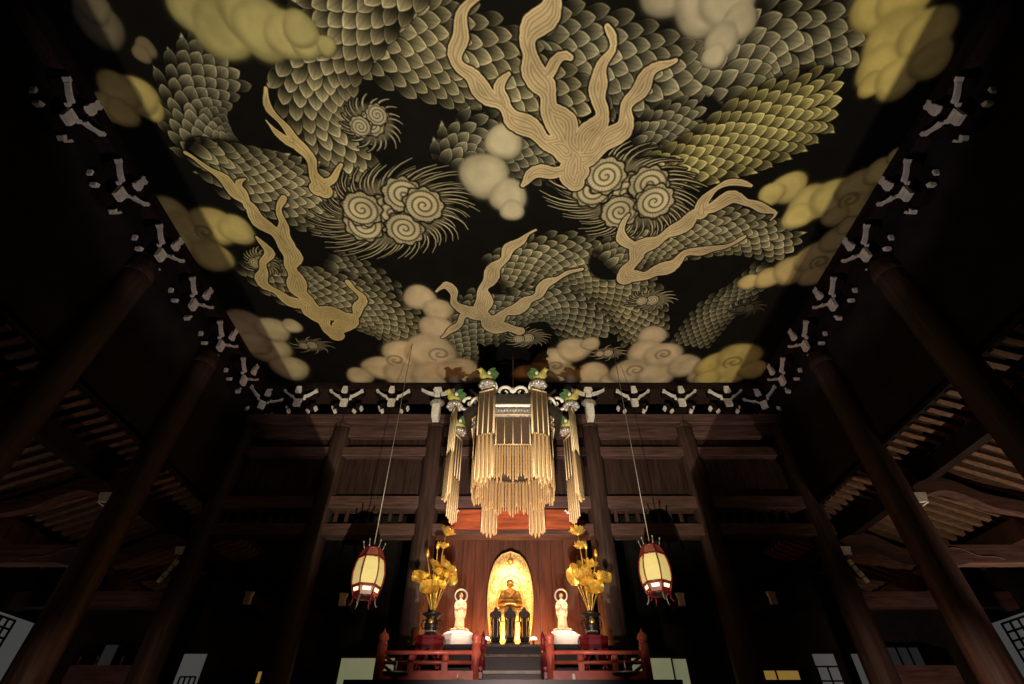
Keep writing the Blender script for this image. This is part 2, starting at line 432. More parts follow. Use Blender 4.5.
for s,side in ((-1,'left'),(1,'right')):
    for i,x in enumerate((3.85,5.35,6.82)):
        bracket('white-tipped bracket set on the back beam, %s one outward from the white nosing, %s side'%(ordn[i],side),(s*x,ROW,zb),0,gB)
    ys=[11.5,9.95,8.4,6.85,5.3,3.75]
    for i,y in enumerate(ys):
        bracket('white-tipped bracket set along the %s ceiling edge, %s forward from the far corner'%(side,ordn[i]),(s*(SIDE+.28),y,zb),(PI/2 if s<0 else -PI/2),gB)
    bracket('diagonal white-tipped bracket set in the far %s corner of the painted ceiling'%side,(s*(SIDE+.05),ROW-.05,zb),s*-PI/4,gB)
    bracket('white-tipped bracket set on the back beam, half hidden behind the %s bird finials'%side,(s*.85,ROW,zb),0,gB)

# white nosings at the heads of the altar columns
for s,side in ((-1,'left'),(1,'right')):
    t=thing('column_nosing','large white carved nosing at the head of the %s altar column'%side,'carving',(s*COLX[0],ROW-.34,9.75))
    MB().prism([(-.10,0),(.10,0),(.12,.2),(.12,.52),(-.12,.52),(-.12,.2)],-.34,-.06,'y').build('tongue',M['white'],t)
    m=MB()
    for q in (-1,1):
        c=[(q*(.05+.30*cos(a)*(.2+a/7)),-.2,.66+.22*sin(a)*(.2+a/7)) for a in [k*.35 for k in range(14)]]
        m.tube(c,[.06-.002*k for k in range(14)],8)
    m.ell((0,-.2,.62),(.24,.14,.14)); m.build('scroll',M['silver'],t)
    MB().prism([(-.09,.78),(.09,.78),(.08,.95),(.14,1.0),(.10,1.1),(-.10,1.1),(-.14,1.0),(-.08,.95)],-.42,-.30,'y').build('crest',M['white'],t)
    for q in (-1,1):
        MB().prism(wing(q,(.12,.88),(.52,1.05),.05,.03,0,0),-.38,-.28,'y').build('wing',M['white'],t)

# ================================================================= PAINTED CEILING (plain scale, cloud and ribbon pattern)
# one flat finely divided sheet; the pattern is worked out in metres on it
import numpy as np
GS=.0125
PY0=1.6
nx=int(2*CX/GS)+1; ny=int((CY1-PY0)/GS)+1
gx=np.linspace(-CX,CX,nx); gy=np.linspace(PY0,CY1,ny)
IMG=np.zeros((ny,nx,3),dtype=np.float32); IMG[:]=(.0040,.0036,.0032)
BG=np.array((.0040,.0036,.0032))
def win(x0,y0,x1,y1):
    i0=max(0,int((x0+CX)/GS)); i1=min(nx,int((x1+CX)/GS)+2); j0=max(0,int((y0-PY0)/GS)); j1=min(ny,int((y1-PY0)/GS)+2)
    if i1<=i0 or j1<=j0: return None
    X,Y=np.meshgrid(gx[i0:i1],gy[j0:j1]); return (slice(j0,j1),slice(i0,i1)),X,Y
def ss(e0,e1,x):
    t=np.clip((x-e0)/(e1-e0),0,1); return t*t*(3-2*t)
def comp(sl,al,col):
    al=al[...,None]; IMG[sl]=IMG[sl]*(1-al)+col*al
def catmull(pts,step):
    pts=[Vector(p) for p in pts]; out=[]
    n=len(pts)
    for i in range(n-1):
        p0=pts[max(i-1,0)];p1=pts[i];p2=pts[i+1];p3=pts[min(i+2,n-1)]
        m=max(4,int((p2-p1).length/step*3))
        for k in range(m):
            t=k/m
            out.append(.5*((2*p1)+(p2-p0)*t+(2*p0-5*p1+4*p2-p3)*t*t+(3*p1-p0-3*p2+p3)*t**3))
    out.append(pts[-1])
    res=[out[0]]; acc=0
    for a,b in zip(out,out[1:]):
        d=(b-a).length
        while acc+d>=step:
            r=(step-acc)/d; a=a+(b-a)*r; res.append(a.copy()); d=(b-a).length; acc=0
        acc+=d
    return res
def world(px):
    r=[]
    for x,y,w in px:
        q=on_ceiling(x,y); r.append((q.x,q.y,w*mpp(y)))
    return r
def scale(cx,cy,dx,dy,s,tone,br,point=2.4,wd=.57):
    W=win(cx-s,cy-s,cx+s,cy+s)
    if W is None: return
    sl,X,Y=W
    t=((X-cx)*dx+(Y-cy)*dy)/s; l=(-(X-cx)*dy+(Y-cy)*dx)/s
    u=np.clip((t+.12)/.96,-1,1)
    h=wd*np.where(u>0,1-np.abs(u)**point,1-.35*u*u)
    e=h-np.abs(l)
    al=ss(-.02,.05,e)*ss(-.75,-.6,t)
    grad=np.clip((t+.50)/1.15,0,1)
    v=.06+.86*grad**1.7
    v*=.88+.12*ss(.05,.30,np.abs(l)/np.maximum(h,.05))
    v*=1+.75*ss(.06,.11,e)*(1-ss(.13,.20,e))
    v*=1-.10*np.exp(-(l/.03)**2)
    v*=1-.05*np.cos(np.arctan2(l,t+.9)*30)
    v*=ss(.03,.11,e)*.97+.03
    comp(sl,al,np.asarray(tone)[None,None,:]*(v*br)[...,None])
def band(px,size=.27,tone=(.40,.34,.20),dim=1.0,fins=0,fs=.42):
    size*=1.0
    path=catmull(world(px),size*.66); n=len(path)
    fr_=[]
    for i,p in enumerate(path):
        a=path[max(i-1,0)]; b=path[min(i+1,n-1)]
        t=Vector((b.x-a.x,b.y-a.y)); t=t.normalized() if t.length>1e-6 else Vector((1,0)); fr_.append(t)
    # dark under-body and edge leaves
    for i in range(n-1,-1,-1):
        p=path[i]; W=win(p.x-p.z*1.3,p.y-p.z*1.3,p.x+p.z*1.3,p.y+p.z*1.3)
        if W: sl,X,Y=W; comp(sl,1-ss(p.z*1.0,p.z*1.16+.05,np.hypot(X-p.x,Y-p.y)),BG)
    if fins:
        for i in range(n-1,-1,-1):
            if i%2: continue
            p=path[i]; t=fr_[i]; nn=Vector((-t.y,t.x))*fins; d=(t*.75+nn*.66)
            scale(p.x+nn.x*p.z*.98,p.y+nn.y*p.z*.98,d.x,d.y,fs*random.uniform(.85,1.1),tone,dim*.95,1.1,.40)
    for i in range(n-1,-1,-1):
        p=path[i]; t=fr_[i]; nn=Vector((-t.y,t.x)); w=p.z
        cols=max(2,int(2*w/(size*.92))); off=.5 if i%2 else 0
        for k in range(cols+1):
            lat=-w+(k+off)*(2*w/cols)
            if lat>w*1.02: continue
            e=abs(lat)/w; fan=(lat/w)*.45
            d=t*cos(fan)+nn*sin(fan)
            scale(p.x+nn.x*lat,p.y+nn.y*lat,d.x,d.y,size*(1-.15*e)*random.uniform(.93,1.12),tone,dim*(1-.62*e**2.2)*random.uniform(.78,1.12))
def line(pts,col,outline=.0):
    """pts (x,y,halfwidth) in metres"""
    xs=[p[0] for p in pts]; ys=[p[1] for p in pts]; m=max(p[2] for p in pts)+.04
    W=win(min(xs)-m,min(ys)-m,max(xs)+m,max(ys)+m)
    if W is None: return
    sl,X,Y=W; D=field(pts,X,Y)
    if outline: comp(sl,1-ss(outline*.4,outline,D),BG)
    comp(sl,1-ss(-.006,.008,D),np.asarray(col)[None,None,:]*(.75+.35*ss(.0,.02,-D))[...,None])
def field(pts,X,Y):
    D=np.full(X.shape,9.0)
    for a,b in zip(pts,pts[1:]):
        vx,vy=b[0]-a[0],b[1]-a[1]; L2=vx*vx+vy*vy+1e-9
        t=np.clip(((X-a[0])*vx+(Y-a[1])*vy)/L2,0,1)
        D=np.minimum(D,np.hypot(X-a[0]-t*vx,Y-a[1]-t*vy)-(a[2]+(b[2]-a[2])*t))
    return D
def flames(group,col=(.47,.365,.215)):
    allp=[]
    for g in group:
        path=catmull(world(g),.10); out=[]
        L_=max(1,len(path)-1)
        for i,p in enumerate(path):
            a=path[max(i-1,0)]; b=path[min(i+1,L_)]
            t=Vector((b.x-a.x,b.y-a.y)); t=t.normalized() if t.length>1e-6 else Vector((1,0))
            wv=.045*sin(i*.85+g[0][0])*min(1,p.z/.12)
            out.append((p.x-t.y*wv,p.y+t.x*wv,max(.006,p.z*.92*(1+.28*sin(i*.62+g[0][1])))))
        allp.append(out)
    xs=[p[0] for o in allp for p in o]; ys=[p[1] for o in allp for p in o]
    W=win(min(xs)-.4,min(ys)-.4,max(xs)+.4,max(ys)+.4)
    sl,X,Y=W; D=np.full(X.shape,9.0)
    for o in allp: D=np.minimum(D,field(o,X,Y))
    D=D+.012*np.sin(X*9+Y*4)*np.cos(Y*11-X*3)
    comp(sl,1-ss(.02,.06,D),BG)
    v=.80+.22*np.cos(D*2*PI/.062+.6*np.sin(X*7)*np.cos(Y*6))
    v*=.55+.45*ss(.0,.035,-D)
    v=np.where(-D<.03,1.12,v)
    comp(sl,1-ss(-.004,.012,D),np.asarray(col)[None,None,:]*v[...,None])
def cloud(lobes,col,swirls=(),soft=.14):
    pts=[(on_ceiling(x,y),r*mpp(y)) for x,y,r in lobes]
    for q,R in pts:
        W=win(q.x-R*1.4,q.y-R*1.4,q.x+R*1.4,q.y+R*1.4)
        if W is None: continue
        sl,X,Y=W; th=np.arctan2(Y-q.y,X-q.x); d=np.hypot(X-q.x,Y-q.y)/(R*(1.06+.05*np.sin(3*th+q.x*5)))
        comp(sl,.75*(1-ss(.95,1.30,d)),np.asarray(col)[None,None,:]*.10)
    for q,R in pts:
        W=win(q.x-R*1.4,q.y-R*1.4,q.x+R*1.4,q.y+R*1.4)
        if W is None: continue
        sl,X,Y=W; th=np.arctan2(Y-q.y,X-q.x); d=np.hypot(X-q.x,Y-q.y)/(R*(1.06+.05*np.sin(3*th+q.x*5)))
        sidev=.5+.5*np.cos(th-PI*.5)
        v=1-.50*ss(.55,1.02,d)*(.45+.55*sidev)
        f=random.uniform(.92,1.06)
        comp(sl,1-ss(.90,1.14,d),np.asarray(col)[None,None,:]*(v*f)[...,None])
    for x,y,r in swirls:
        q=on_ceiling(x,y); R=r*mpp(y)
        pts_=[]
        for k in range(26):
            a=k*.36; rr=R*(1-k/29); pts_.append((q.x+rr*cos(a+2),q.y+rr*sin(a+2)*.9,.006+.022*sin(PI*k/25)))
        W=win(q.x-R*1.5,q.y-R*1.5,q.x+R*1.5,q.y+R*1.5); sl,X,Y=W; D=field(pts_,X,Y)
        comp(sl,.75*(1-ss(-.01,.05,D)),np.asarray(col)[None,None,:]*.36)
def swell(px,py,rx,ry,ang,col=(.44,.38,.24),fr=60,nc=5):
    """a mound of curling crests with a combed fringe"""
    q=on_ceiling(px,py); m=mpp(py); A=rx*m; B=ry*m; ca,sa=cos(ang),sin(ang)
    def loc(u,v): return (q.x+A*u*ca-B*v*sa, q.y+A*u*sa+B*v*ca)
    for k in range(fr):                       # fringe: fine strands sweeping outward
        a=2*PI*k/fr*1.0+random.uniform(-.04,.04); L_=random.uniform(1.12,1.42)
        x,y=cos(a),sin(a); pts=[]
        for j in range(7):
            u=j/6; rr=.55+(L_-.55)*u; aa=a+.35*u*u
            X_,Y_=loc(rr*cos(aa),rr*sin(aa)); pts.append((X_,Y_,.020*(1-u)+.004))
        line(pts,np.asarray(col)*random.uniform(.75,1.15),.05)
    W=win(q.x-A-B,q.y-A-B,q.x+A+B,q.y+A+B); sl,X,Y=W
    U=((X-q.x)*ca+(Y-q.y)*sa)/A; V=(-(X-q.x)*sa+(Y-q.y)*ca)/B; d=np.hypot(U,V)
    comp(sl,.9*(1-ss(.70,1.0,d)),np.asarray(col)[None,None,:]*(.20+.25*np.clip(1-d,0,1))[...,None])
    for c in range(nc):                       # curling crests
        a=2.4*c+.5; rr=.52 if c else 0; cx,cy=loc(rr*cos(a),rr*sin(a)*.95); R=min(A,B)*(.50 if c else .58)
        W=win(cx-R*1.3,cy-R*1.3,cx+R*1.3,cy+R*1.3); sl,X,Y=W
        th=np.arctan2(Y-cy,X-cx); d=np.hypot(X-cx,Y-cy)/R
        ph=th*(1 if c%2 else -1)+c
        sp=np.mod(d*3.2+ph/(2*PI),1.0)
        v=.22+.85*ss(.10,.45,sp)*(1-ss(.86,1.0,sp))
        v*=1-.16*np.cos(th*30+d*8)
        edge=1+.07*np.cos(th*9)
        comp(sl,1-ss(.98*edge,1.12*edge,d),BG)
        comp(sl,1-ss(.90*edge,.97*edge,d),np.asarray(col)[None,None,:]*(v*(1-.35*ss(.5,1,d)))[...,None])
OL=(.385,.345,.215); GR=(.33,.305,.21); YL=(.44,.36,.14)
cloud([(206,110,11)],(.14,.12,.08)); cloud([(146,48,9),(142,54,8)],(.16,.13,.08)); cloud([(100,25,20),(92,6,16)],(.12,.10,.07))
# coils of scales
band([(740,-30,40),(800,10,46),(842,60,30)],.30,GR,.9)
band([(540,50,40),(610,66,42),(690,88,36),(770,40,44),(850,60,30)],.31,GR,1.0,1)
band([(250,178,22),(205,145,30),(190,98,28),(220,62,26)],.25,GR,.95,-1,.34)
band([(300,0,30),(390,35,46),(470,62,44),(540,100,36),(585,120,30)],.29,OL,1.0)
band([(400,-30,30),(352,18,34),(318,62,36),(318,112,36),(345,160,28),(352,200,20)],.29,OL,1.1,1,.4)
band([(452,160,20),(474,140,26),(520,150,30),(560,165,20)],.24,GR,.8,-1,.36)
band([(640,140,14),(665,128,22),(700,118,20)],.22,GR,.9,1,.36)
band([(640,178,14),(700,158,28),(750,135,40),(800,112,38),(838,100,24)],.26,(.44,.39,.17),1.3,1,.36)
band([(330,268,24),(372,290,26),(392,322,26)],.24,GR,.85)
band([(202,152,14),(232,172,30),(275,190,38),(318,200,36),(360,210,24)],.26,OL,1.1,-1,.36)
band([(250,262,18),(296,288,28),(345,300,34),(388,318,30),(412,345,18)],.27,OL,1.0)
band([(765,268,12),(742,292,16),(715,312,20),(690,345,18)],.21,GR,.7)
band([(448,352,30),(478,322,34),(520,300,30),(566,305,26),(596,340,30)],.28,GR,.95)
band([(500,275,24),(545,258,28),(596,268,30),(632,300,28),(645,340,20)],.26,OL,1.0,1,.36)
band([(612,262,22),(648,240,30),(700,232,30),(745,232,24),(790,250,14)],.24,OL,1.05,-1,.36)
swell(392,214,66,40,-.25,fr=90,nc=6)
swell(624,194,64,40,.30,fr=90,nc=6)
swell(372,124,24,22,0,(.42,.37,.25),20,3)
swell(262,262,14,14,0,(.42,.36,.2),22,2)
swell(528,338,18,12,0,(.42,.36,.24),20,2)
swell(312,345,17,10,0,(.34,.30,.2),10,2)
swell(652,300,20,12,0,(.42,.36,.24),16,2)
swell(608,353,16,9,0,(.46,.38,.26),10,2)
swell(748,308,14,10,0,(.07,.06,.04),10,2)
# clouds
CL=(.50,.40,.26)
cloud([(196,8,24),(222,30,26),(245,14,24),(262,30,26),(286,36,20),(306,42,15),(326,46,9),(300,30,16)],(.38,.34,.15))
cloud([(668,-12,24),(705,2,28),(728,-2,26),(738,22,16),(722,40,15),(714,56,11)],(.42,.37,.27))
cloud([(504,142,17),(484,176,22),(508,196,17),(512,210,11)],(.44,.39,.27))
cloud([(150,108,12),(138,96,18),(120,92,18),(108,108,14),(122,112,14)],YL)
cloud([(170,216,20),(190,234,24),(176,244,18),(214,226,20),(236,230,16),(212,256,18)],YL,((205,232,10),))
cloud([(246,326,20),(268,348,20),(290,368,17),(272,330,16),(292,326,9),(254,344,16)],(.42,.36,.22))
cloud([(420,298,15),(438,310,14),(436,328,16),(405,355,20),(430,352,24),(380,368,16),(360,376,12),(402,374,18),(432,376,20),(458,372,20),(478,380,12)],CL,((440,354,12),(396,360,10)))
cloud([(530,376,16),(552,362,18),(574,350,16),(590,344,9),(560,376,18),(592,374,16),(610,380,10)],CL,((556,366,9),))
cloud([(652,336,13),(646,352,17),(662,356,18),(630,372,18),(655,376,18),(684,366,16),(704,376,14)],(.46,.38,.26),((636,370,10),(664,354,9)))
cloud([(716,366,18),(738,358,20),(728,374,18),(752,370,13),(708,378,12)],(.52,.42,.15),((734,362,11),))
cloud([(788,188,16),(772,194,12),(810,204,20),(798,216,14),(832,198,20),(856,188,18),(880,172,14),(896,156,8),(852,208,16),(836,216,12)],(.48,.39,.15),((850,200,11),))
cloud([(748,282,9),(768,278,12),(792,270,17),(816,258,19),(836,240,15),(848,226,10),(812,276,12)],(.46,.36,.16),((820,262,10),))
cloud([(880,5,24),(905,-5,24),(896,40,28),(880,66,20),(872,84,12),(925,36,24),(898,78,20),(930,60,18)],(.47,.38,.13))
# ribbons, grouped so that branches run into one another
flames([[(575,182,11),(572,150,13),(556,118,12),(540,80,10),(526,45,10),(548,10,11),(560,-20,10)],
 [(578,172,10),(540,172,6),(520,186,3)],[(566,152,11),(520,122,9),(486,92,8),(458,60,8),(462,20,6),(476,-10,6)],
 [(508,112,7),(498,92,5),(512,70,2)],[(580,150,11),(602,112,9),(596,80,7),(612,50,5),(606,22,2)],
 [(584,160,11),(620,130,9),(632,98,8),(655,70,6),(680,58,2)],[(540,80,8),(560,58,4),(574,60,2)]])
flames([[(335,335,7),(312,308,9),(296,282,8),(288,248,8),(262,222,7),(240,196,6),(212,170,4),(184,152,1)],
 [(290,250,7),(280,215,4),(284,196,2)],[(250,206,6),(238,186,3),(248,178,1)],
 [(335,332,7),(352,318,8),(330,314,8),(290,300,6),(262,280,5),(268,252,4),(256,236,1)],[(352,318,6),(362,300,4),(346,280,2)]],(.46,.36,.17))
flames([[(322,190,7),(312,165,6),(296,140,5),(280,122,4),(268,104,3),(265,84,1)],[(318,190,6),(334,176,4),(342,164,1)],[(298,145,5),(276,132,3),(264,118,1)]],(.46,.36,.17))
flames([[(520,330,6),(488,322,8),(484,292,7),(500,262,6),(520,240,4),(536,230,1)],[(486,318,7),(460,308,5),(448,285,4),(436,292,1)],
 [(490,322,7),(530,300,6),(552,280,4),(584,268,1)],[(470,310,5),(452,330,3),(440,338,1)]])
flames([[(625,278,7),(640,250,8),(672,232,7),(700,212,7),(735,198,6),(760,208,4),(776,212,2),(770,220,1)],
 [(626,278,7),(662,270,7),(690,252,5),(720,248,3),(746,236,1)],[(640,255,6),(620,232,4),(630,214,2)],[(700,214,6),(712,190,4),(738,182,3),(752,186,1)]])
vs=np.empty((ny,nx,3),dtype=np.float32); vs[...,0]=gx[None,:]; vs[...,1]=gy[:,None]; vs[...,2]=ZC-.006
idx=np.arange(nx*ny,dtype=np.int32).reshape(ny,nx)
quads=np.stack([idx[:-1,:-1],idx[1:,:-1],idx[1:,1:],idx[:-1,1:]],-1).reshape(-1,4)
me=bpy.data.meshes.new('ceiling_painting')
me.vertices.add(nx*ny); me.vertices.foreach_set('co',vs.ravel())
me.loops.add(quads.size); me.loops.foreach_set('vertex_index',quads.ravel())
me.polygons.add(len(quads)); me.polygons.foreach_set('loop_start',np.arange(0,quads.size,4,dtype=np.int32))
me.update(calc_edges=True); me.validate()
ca=me.color_attributes.new('paint','FLOAT_COLOR','POINT')
rgba=np.ones((nx*ny,4),dtype=np.float32); rgba[:,:3]=np.clip(IMG.reshape(-1,3),0,1); ca.data.foreach_set('color',rgba.ravel())
me.materials.append(M['paint'])
cp_=bpy.data.objects.new('ceiling_painting',me); C.objects.link(cp_)
tag(cp_,'huge ceiling painting of scaly coils, pale clouds and tan ribbons on black','painting')

# dark frame round the painted field
fr=thing('ceiling_frame','dark timber frame running round the painted ceiling','frame',(0,0,ZC))
MB().box((-CX-.16,CY1,-.14),(CX+.16,CY1+.16,0)).build('frame_rail',M['bracketwood'],fr)
MB().box((-CX-.16,CY0,-.14),(-CX,CY1,0)).build('frame_rail',M['bracketwood'],fr)
MB().box((CX,CY0,-.14),(CX+.16,CY1,0)).build('frame_rail',M['bracketwood'],fr)

# ================================================================= HANGING CANOPY
CC=(0,10.8); RO=1.60; RI=1.03
can=thing('altar_canopy','eight-sided gilt canopy hung with gold bead banners above the altar','canopy',(CC[0],CC[1],0))
def octp(r,z,k,off=.5): a=2*PI*(k+off)/8-PI/2; return Vector((r*cos(a),r*sin(a),z))
def octring(mb,prof):
    vs=[];fs=[]
    for r,z in prof:
        for k in range(8): vs.append(tuple(octp(r,z,k)))
    for i in range(len(prof)-1):
        for k in range(8):
            j=(k+1)%8; fs.append((i*8+k,i*8+j,i*8+8+j,i*8+8+k))
    mb.add(vs,fs)
m=MB(); octring(m,[(RI+.05,8.28),(RI+.30,8.34),(RI+.34,8.42),(RI+.1,8.50),(RI-.3,8.72),(.30,8.98),(.12,9.1),(.0,9.12)]); octring(m,[(.02,8.30),(RI+.05,8.28)]); m.build('roof',M['blackmetal'],can)
m=MB(); octring(m,[(RI-.03,7.98),(RI+.03,7.98),(RI+.06,8.05),(RI+.04,8.25),(RI+.09,8.30),(RI,8.30),(RI-.03,7.98)])
for k in range(8):
    a=octp(RI+.07,8.14,k); b=octp(RI+.07,8.14,(k+1)%8)
    for q in range(1,12):
        p=a.lerp(b,q/12); m.ell(p,(.035,.035,.05),6,4)
m.build('carved_band',M['silver'],can)
m=MB()
for k in range(16):
    p=octp(RI+.07,8.0,k/2-.0 if 0 else k/2) if False else None
for zz in (8.0,8.29):
    for k in range(8): m.tube([octp(RI+.08,zz,k),octp(RI+.08,zz,(k+1)%8)],.018,6)
m.build('band_moulding',M['ivory'],can)
# corner ribs with scrolls, finial birds
for k in range(8):
    tip=octp(RO,8.55,k); d=Vector((tip.x,tip.y,0)).normalized()
    rib=MB(); c=[]
    for j in range(13):
        u=j/12; rr=.25+(RO-.25)*u; zz=9.05-.72*sin(u*PI/2)+.26*max(0,u-.6)/.4
        c.append(d*rr+Vector((0,0,zz)))
    rib.tube(c,.05,8)
    rib.build('corner_rib',M['silver'],can)
    w=MB(); 
    sd=Vector((-d.y,d.x,0))
    c=[]
    for j in range(22):   # curl rising beside the corner
        a=j*.36; r_=.20*(1-j/26)
        c.append(d*(RO-.42)+d*(r_*cos(a))+Vector((0,0,8.72+r_*sin(a))))
    w.tube(c,[.045-.0012*j for j in range(22)],8)
    w.build('white_scroll',M['whitebase'],can)
    cap=MB(); cap.ell(tip+Vector((0,0,.0)),(.19,.19,.10),12,7); 
    for q in range(8):
        a=q*PI/4; cap.ell(tip+Vector((.16*cos(a),.16*sin(a),-.03)),(.06,.06,.06),8,5)
    cap.build('corner_cap',M['silver'],can)
# face scrolls between corners along the rim
for k in range(8):
    a=octp(RI+.25,8.5,k); b=octp(RI+.25,8.5,(k+1)%8); e=(b-a).normalized()
    for s in (-1,1):
        w=MB(); c=[]
        mid=(a+b)/2
        for j in range(20):
            an=j*.4; r_=.19*(1-j/24)
            c.append(mid+e*s*(.21-r_*cos(an))+Vector((0,0,.04+r_*sin(an))))
        w.tube(c,[.048-.0014*j for j in range(20)],7); w.build('rim_scroll',M['whitebase'],can)
    w=MB(); w.ell((a+b)/2+Vector((0,0,.08)),(.06,.06,.1),8,6); w.build('rim_bud',M['whitebase'],can)

def strand(mb,top,length,w,fl=.5,bead=.045,tip=True):
    """flat bead strand hanging straight down with a pointed end"""
    n=max(3,int(length/bead)); pts=[];rad=[]
    for j in range(n+1):
        z=top.z-length*j/n
        pts.append((top.x,top.y,z)); r=w*(.80 if j%2 else 1.0)
        if tip and j==n: r=w*.12
        elif tip and j==n-1: r=w*.65
        rad.append(r)
    mb.tube(pts,rad,6,flat=1.0)
def banner(k,l0,l1,nst):
    tip=octp(RO,8.50,k); d=Vector((tip.x,tip.y,0)).normalized(); sd=Vector((-d.y,d.x,0))
    W=.195
    net=MB(); a=tip-sd*W+Vector((0,0,-.05)); b=tip+sd*W+Vector((0,0,-.05))
    zt,zm,zbot=8.36,7.16,6.0
    th=d*.012
    q=[a,b]; 
    vs=[(a.x-th.x,a.y-th.y,zt),(b.x-th.x,b.y-th.y,zt),(b.x+th.x,b.y+th.y,zt),(a.x+th.x,a.y+th.y,zt),
        (a.x-th.x,a.y-th.y,zm),(b.x-th.x,b.y-th.y,zm),(b.x+th.x,b.y+th.y,zm),(a.x+th.x,a.y+th.y,zm)]
    net.add(vs,[(0,1,2,3),(7,6,5,4),(0,4,5,1),(1,5,6,2),(2,6,7,3),(3,7,4,0)])
    nb=net.build('banner_net',M['mesh'],can)
    ln=MB()
    for u in (-1,-.34,.34,1):
        for o in (-1,1):
            p=tip+sd*W*u+d*.02*o
            ln.tube([(p.x,p.y,zt),(p.x,p.y,zm)],.015,5)
    for zz in (zm,zt):
        for o in (-1,1): ln.tube([tuple(a+d*.02*o)[:2]+(zz,),tuple(b+d*.02*o)[:2]+(zz,)],.022,5)
    ln.build('gold_line',M['beadlight'],nb)
    fr_=MB(); n=4
    for i in range(n):
        u=-1+2*(i+.5)/n; p=tip+sd*W*u; p.z=zm
        strand(fr_,p,zm-zbot-(.0 if i in (1,2) else .07),.050)
    f=fr_.build('banner_fringe',M['bead'] if k%2 else M['bead'],can)
    dv=MB()
    for i in range(5):
        u=-1+2*i/4; p=tip+sd*W*u+d*.03; dv.tube([(p.x,p.y,zm),(p.x,p.y,zbot+.12)],.012,5)
        p=tip+sd*W*u-d*.03; dv.tube([(p.x,p.y,zm),(p.x,p.y,zbot+.12)],.012,5)
    dv.build('fringe_divider',M['beadlight'],f)
for k in range(8): banner(k,0,0,8)
# drum panels and fringe between
for k in range(8):
    a=octp(RI,8.0,k); b=octp(RI,8.0,(k+1)%8)
    d=((a+b)/2); d.z=0; d.normalize()
    net=MB(); zt,zm=8.0,7.22
    for (p,q,o) in ((a,b,.0),):
        vs=[(p.x,p.y,zt),(q.x,q.y,zt),(q.x,q.y,zm),(p.x,p.y,zm)]
        vs2=[(x-d.x*.03,y-d.y*.03,z) for x,y,z in vs]
        net.add(vs+vs2,[(0,1,2,3),(7,6,5,4),(0,4,5,1),(1,5,6,2),(2,6,7,3),(3,7,4,0)])
    nb=net.build('drum_net',M['mesh'],can)
    ln=MB()
    for i in range(5):
        p=a.lerp(b,(i+.0)/4)+d*.01; ln.tube([(p.x,p.y,zt),(p.x,p.y,zm)],.011,5)
    ln.tube([(a.x+d.x*.01,a.y+d.y*.01,zm),(b.x+d.x*.01,b.y+d.y*.01,zm)],.018,5)
    ln.build('gold_line',M['beadlight'],nb)
    f=MB()
    for i in range(13):
        u=(i+.5)/13; p=a.lerp(b,u); p.z=zm
        ln_=.72+.16*abs(((i+1)%7)/3.5-1)+.06*random.random()
        strand(f,p,ln_,.026)
    f.build('drum_fringe',M['bead'],can)
# second inner ring of shorter strands
f=MB()
for i in range(60):
    a=2*PI*i/60; strand(f,Vector((.86*cos(a),.86*sin(a),7.2)),.78+.12*sin(i*1.7),.028)
f.build('inner_fringe',M['bead'],can)
MB().tube([(0,0,9.1),(0,0,ZC-.05)],.012,8).build('suspension_rod',M['wire'],can)
# birds on the corners (each a finial that stands on the canopy)
def bird(k,label):
    tip=octp(RO,8.60,k); ang=math.atan2(tip.y,tip.x)
    t=thing('bird_finial',label,'bird figure',(CC[0]+tip.x,CC[1]+tip.y,8.64),(math.atan2(-.45,1) if tip.x>0 else math.atan2(-.45,-1)),'coloured bird figures on the canopy corners'); t.scale=(.95,.95,1.0)
    b=MB(); b.tube([(-.14,0,.10),(-.05,0,.08),(.06,0,.10),(.13,0,.17),(.16,0,.27),(.21,0,.30),(.27,0,.29)],[.07,.13,.14,.11,.07,.07,.025],12)
    b.build('body',M['birdmix'],t)
    for s in (-1,1):
        w=MB(); w.prism([(.08,.10),(.05,.24),(-.04,.34),(-.16,.38),(-.12,.30),(-.20,.28),(-.13,.20),(-.16,.14),(-.02,.08)],s*.11,s*.145,'y'); w.build('wing',M['green'],t)
        w=MB(); w.ell((.02,s*.145,.17),(.05,.012,.055),8,6); w.build('wing_patch',M['whitebase'],t)
    w=MB(); w.prism([(-.10,.06),(-.22,.16),(-.30,.32),(-.24,.36),(-.15,.26),(-.06,.14)],-.035,.035,'y'); w.build('tail',M['green'],t)
    w=MB(); w.ell((.20,0,.35),(.03,.015,.045),8,6); w.ell((.22,0,.27),(.02,.02,.03),8,6); w.build('comb',M['birdred'],t)
    w=MB(); w.tube([(.25,0,.30),(.32,0,.27)],[.02,.004],6); w.build('beak',M['gold'],t)
    w=MB(); w.tube([(.02,.03,.02),(.02,.03,-.03)],.014,6); w.tube([(.02,-.03,.02),(.02,-.03,-.03)],.014,6); w.build('foot',M['gold'],t)
bl={7:'bright bird figure on the front left corner of the gold canopy',0:'bright bird figure on the front right corner of the gold canopy',
    1:'bright bird figure on the nearer right side corner of the gold canopy',2:'bird figure on the rear right side corner of the gold canopy',
    6:'bright bird figure on the nearer left side corner of the gold canopy',5:'bird figure on the rear left side corner of the gold canopy'}
for k,l in bl.items(): bird(k,l)

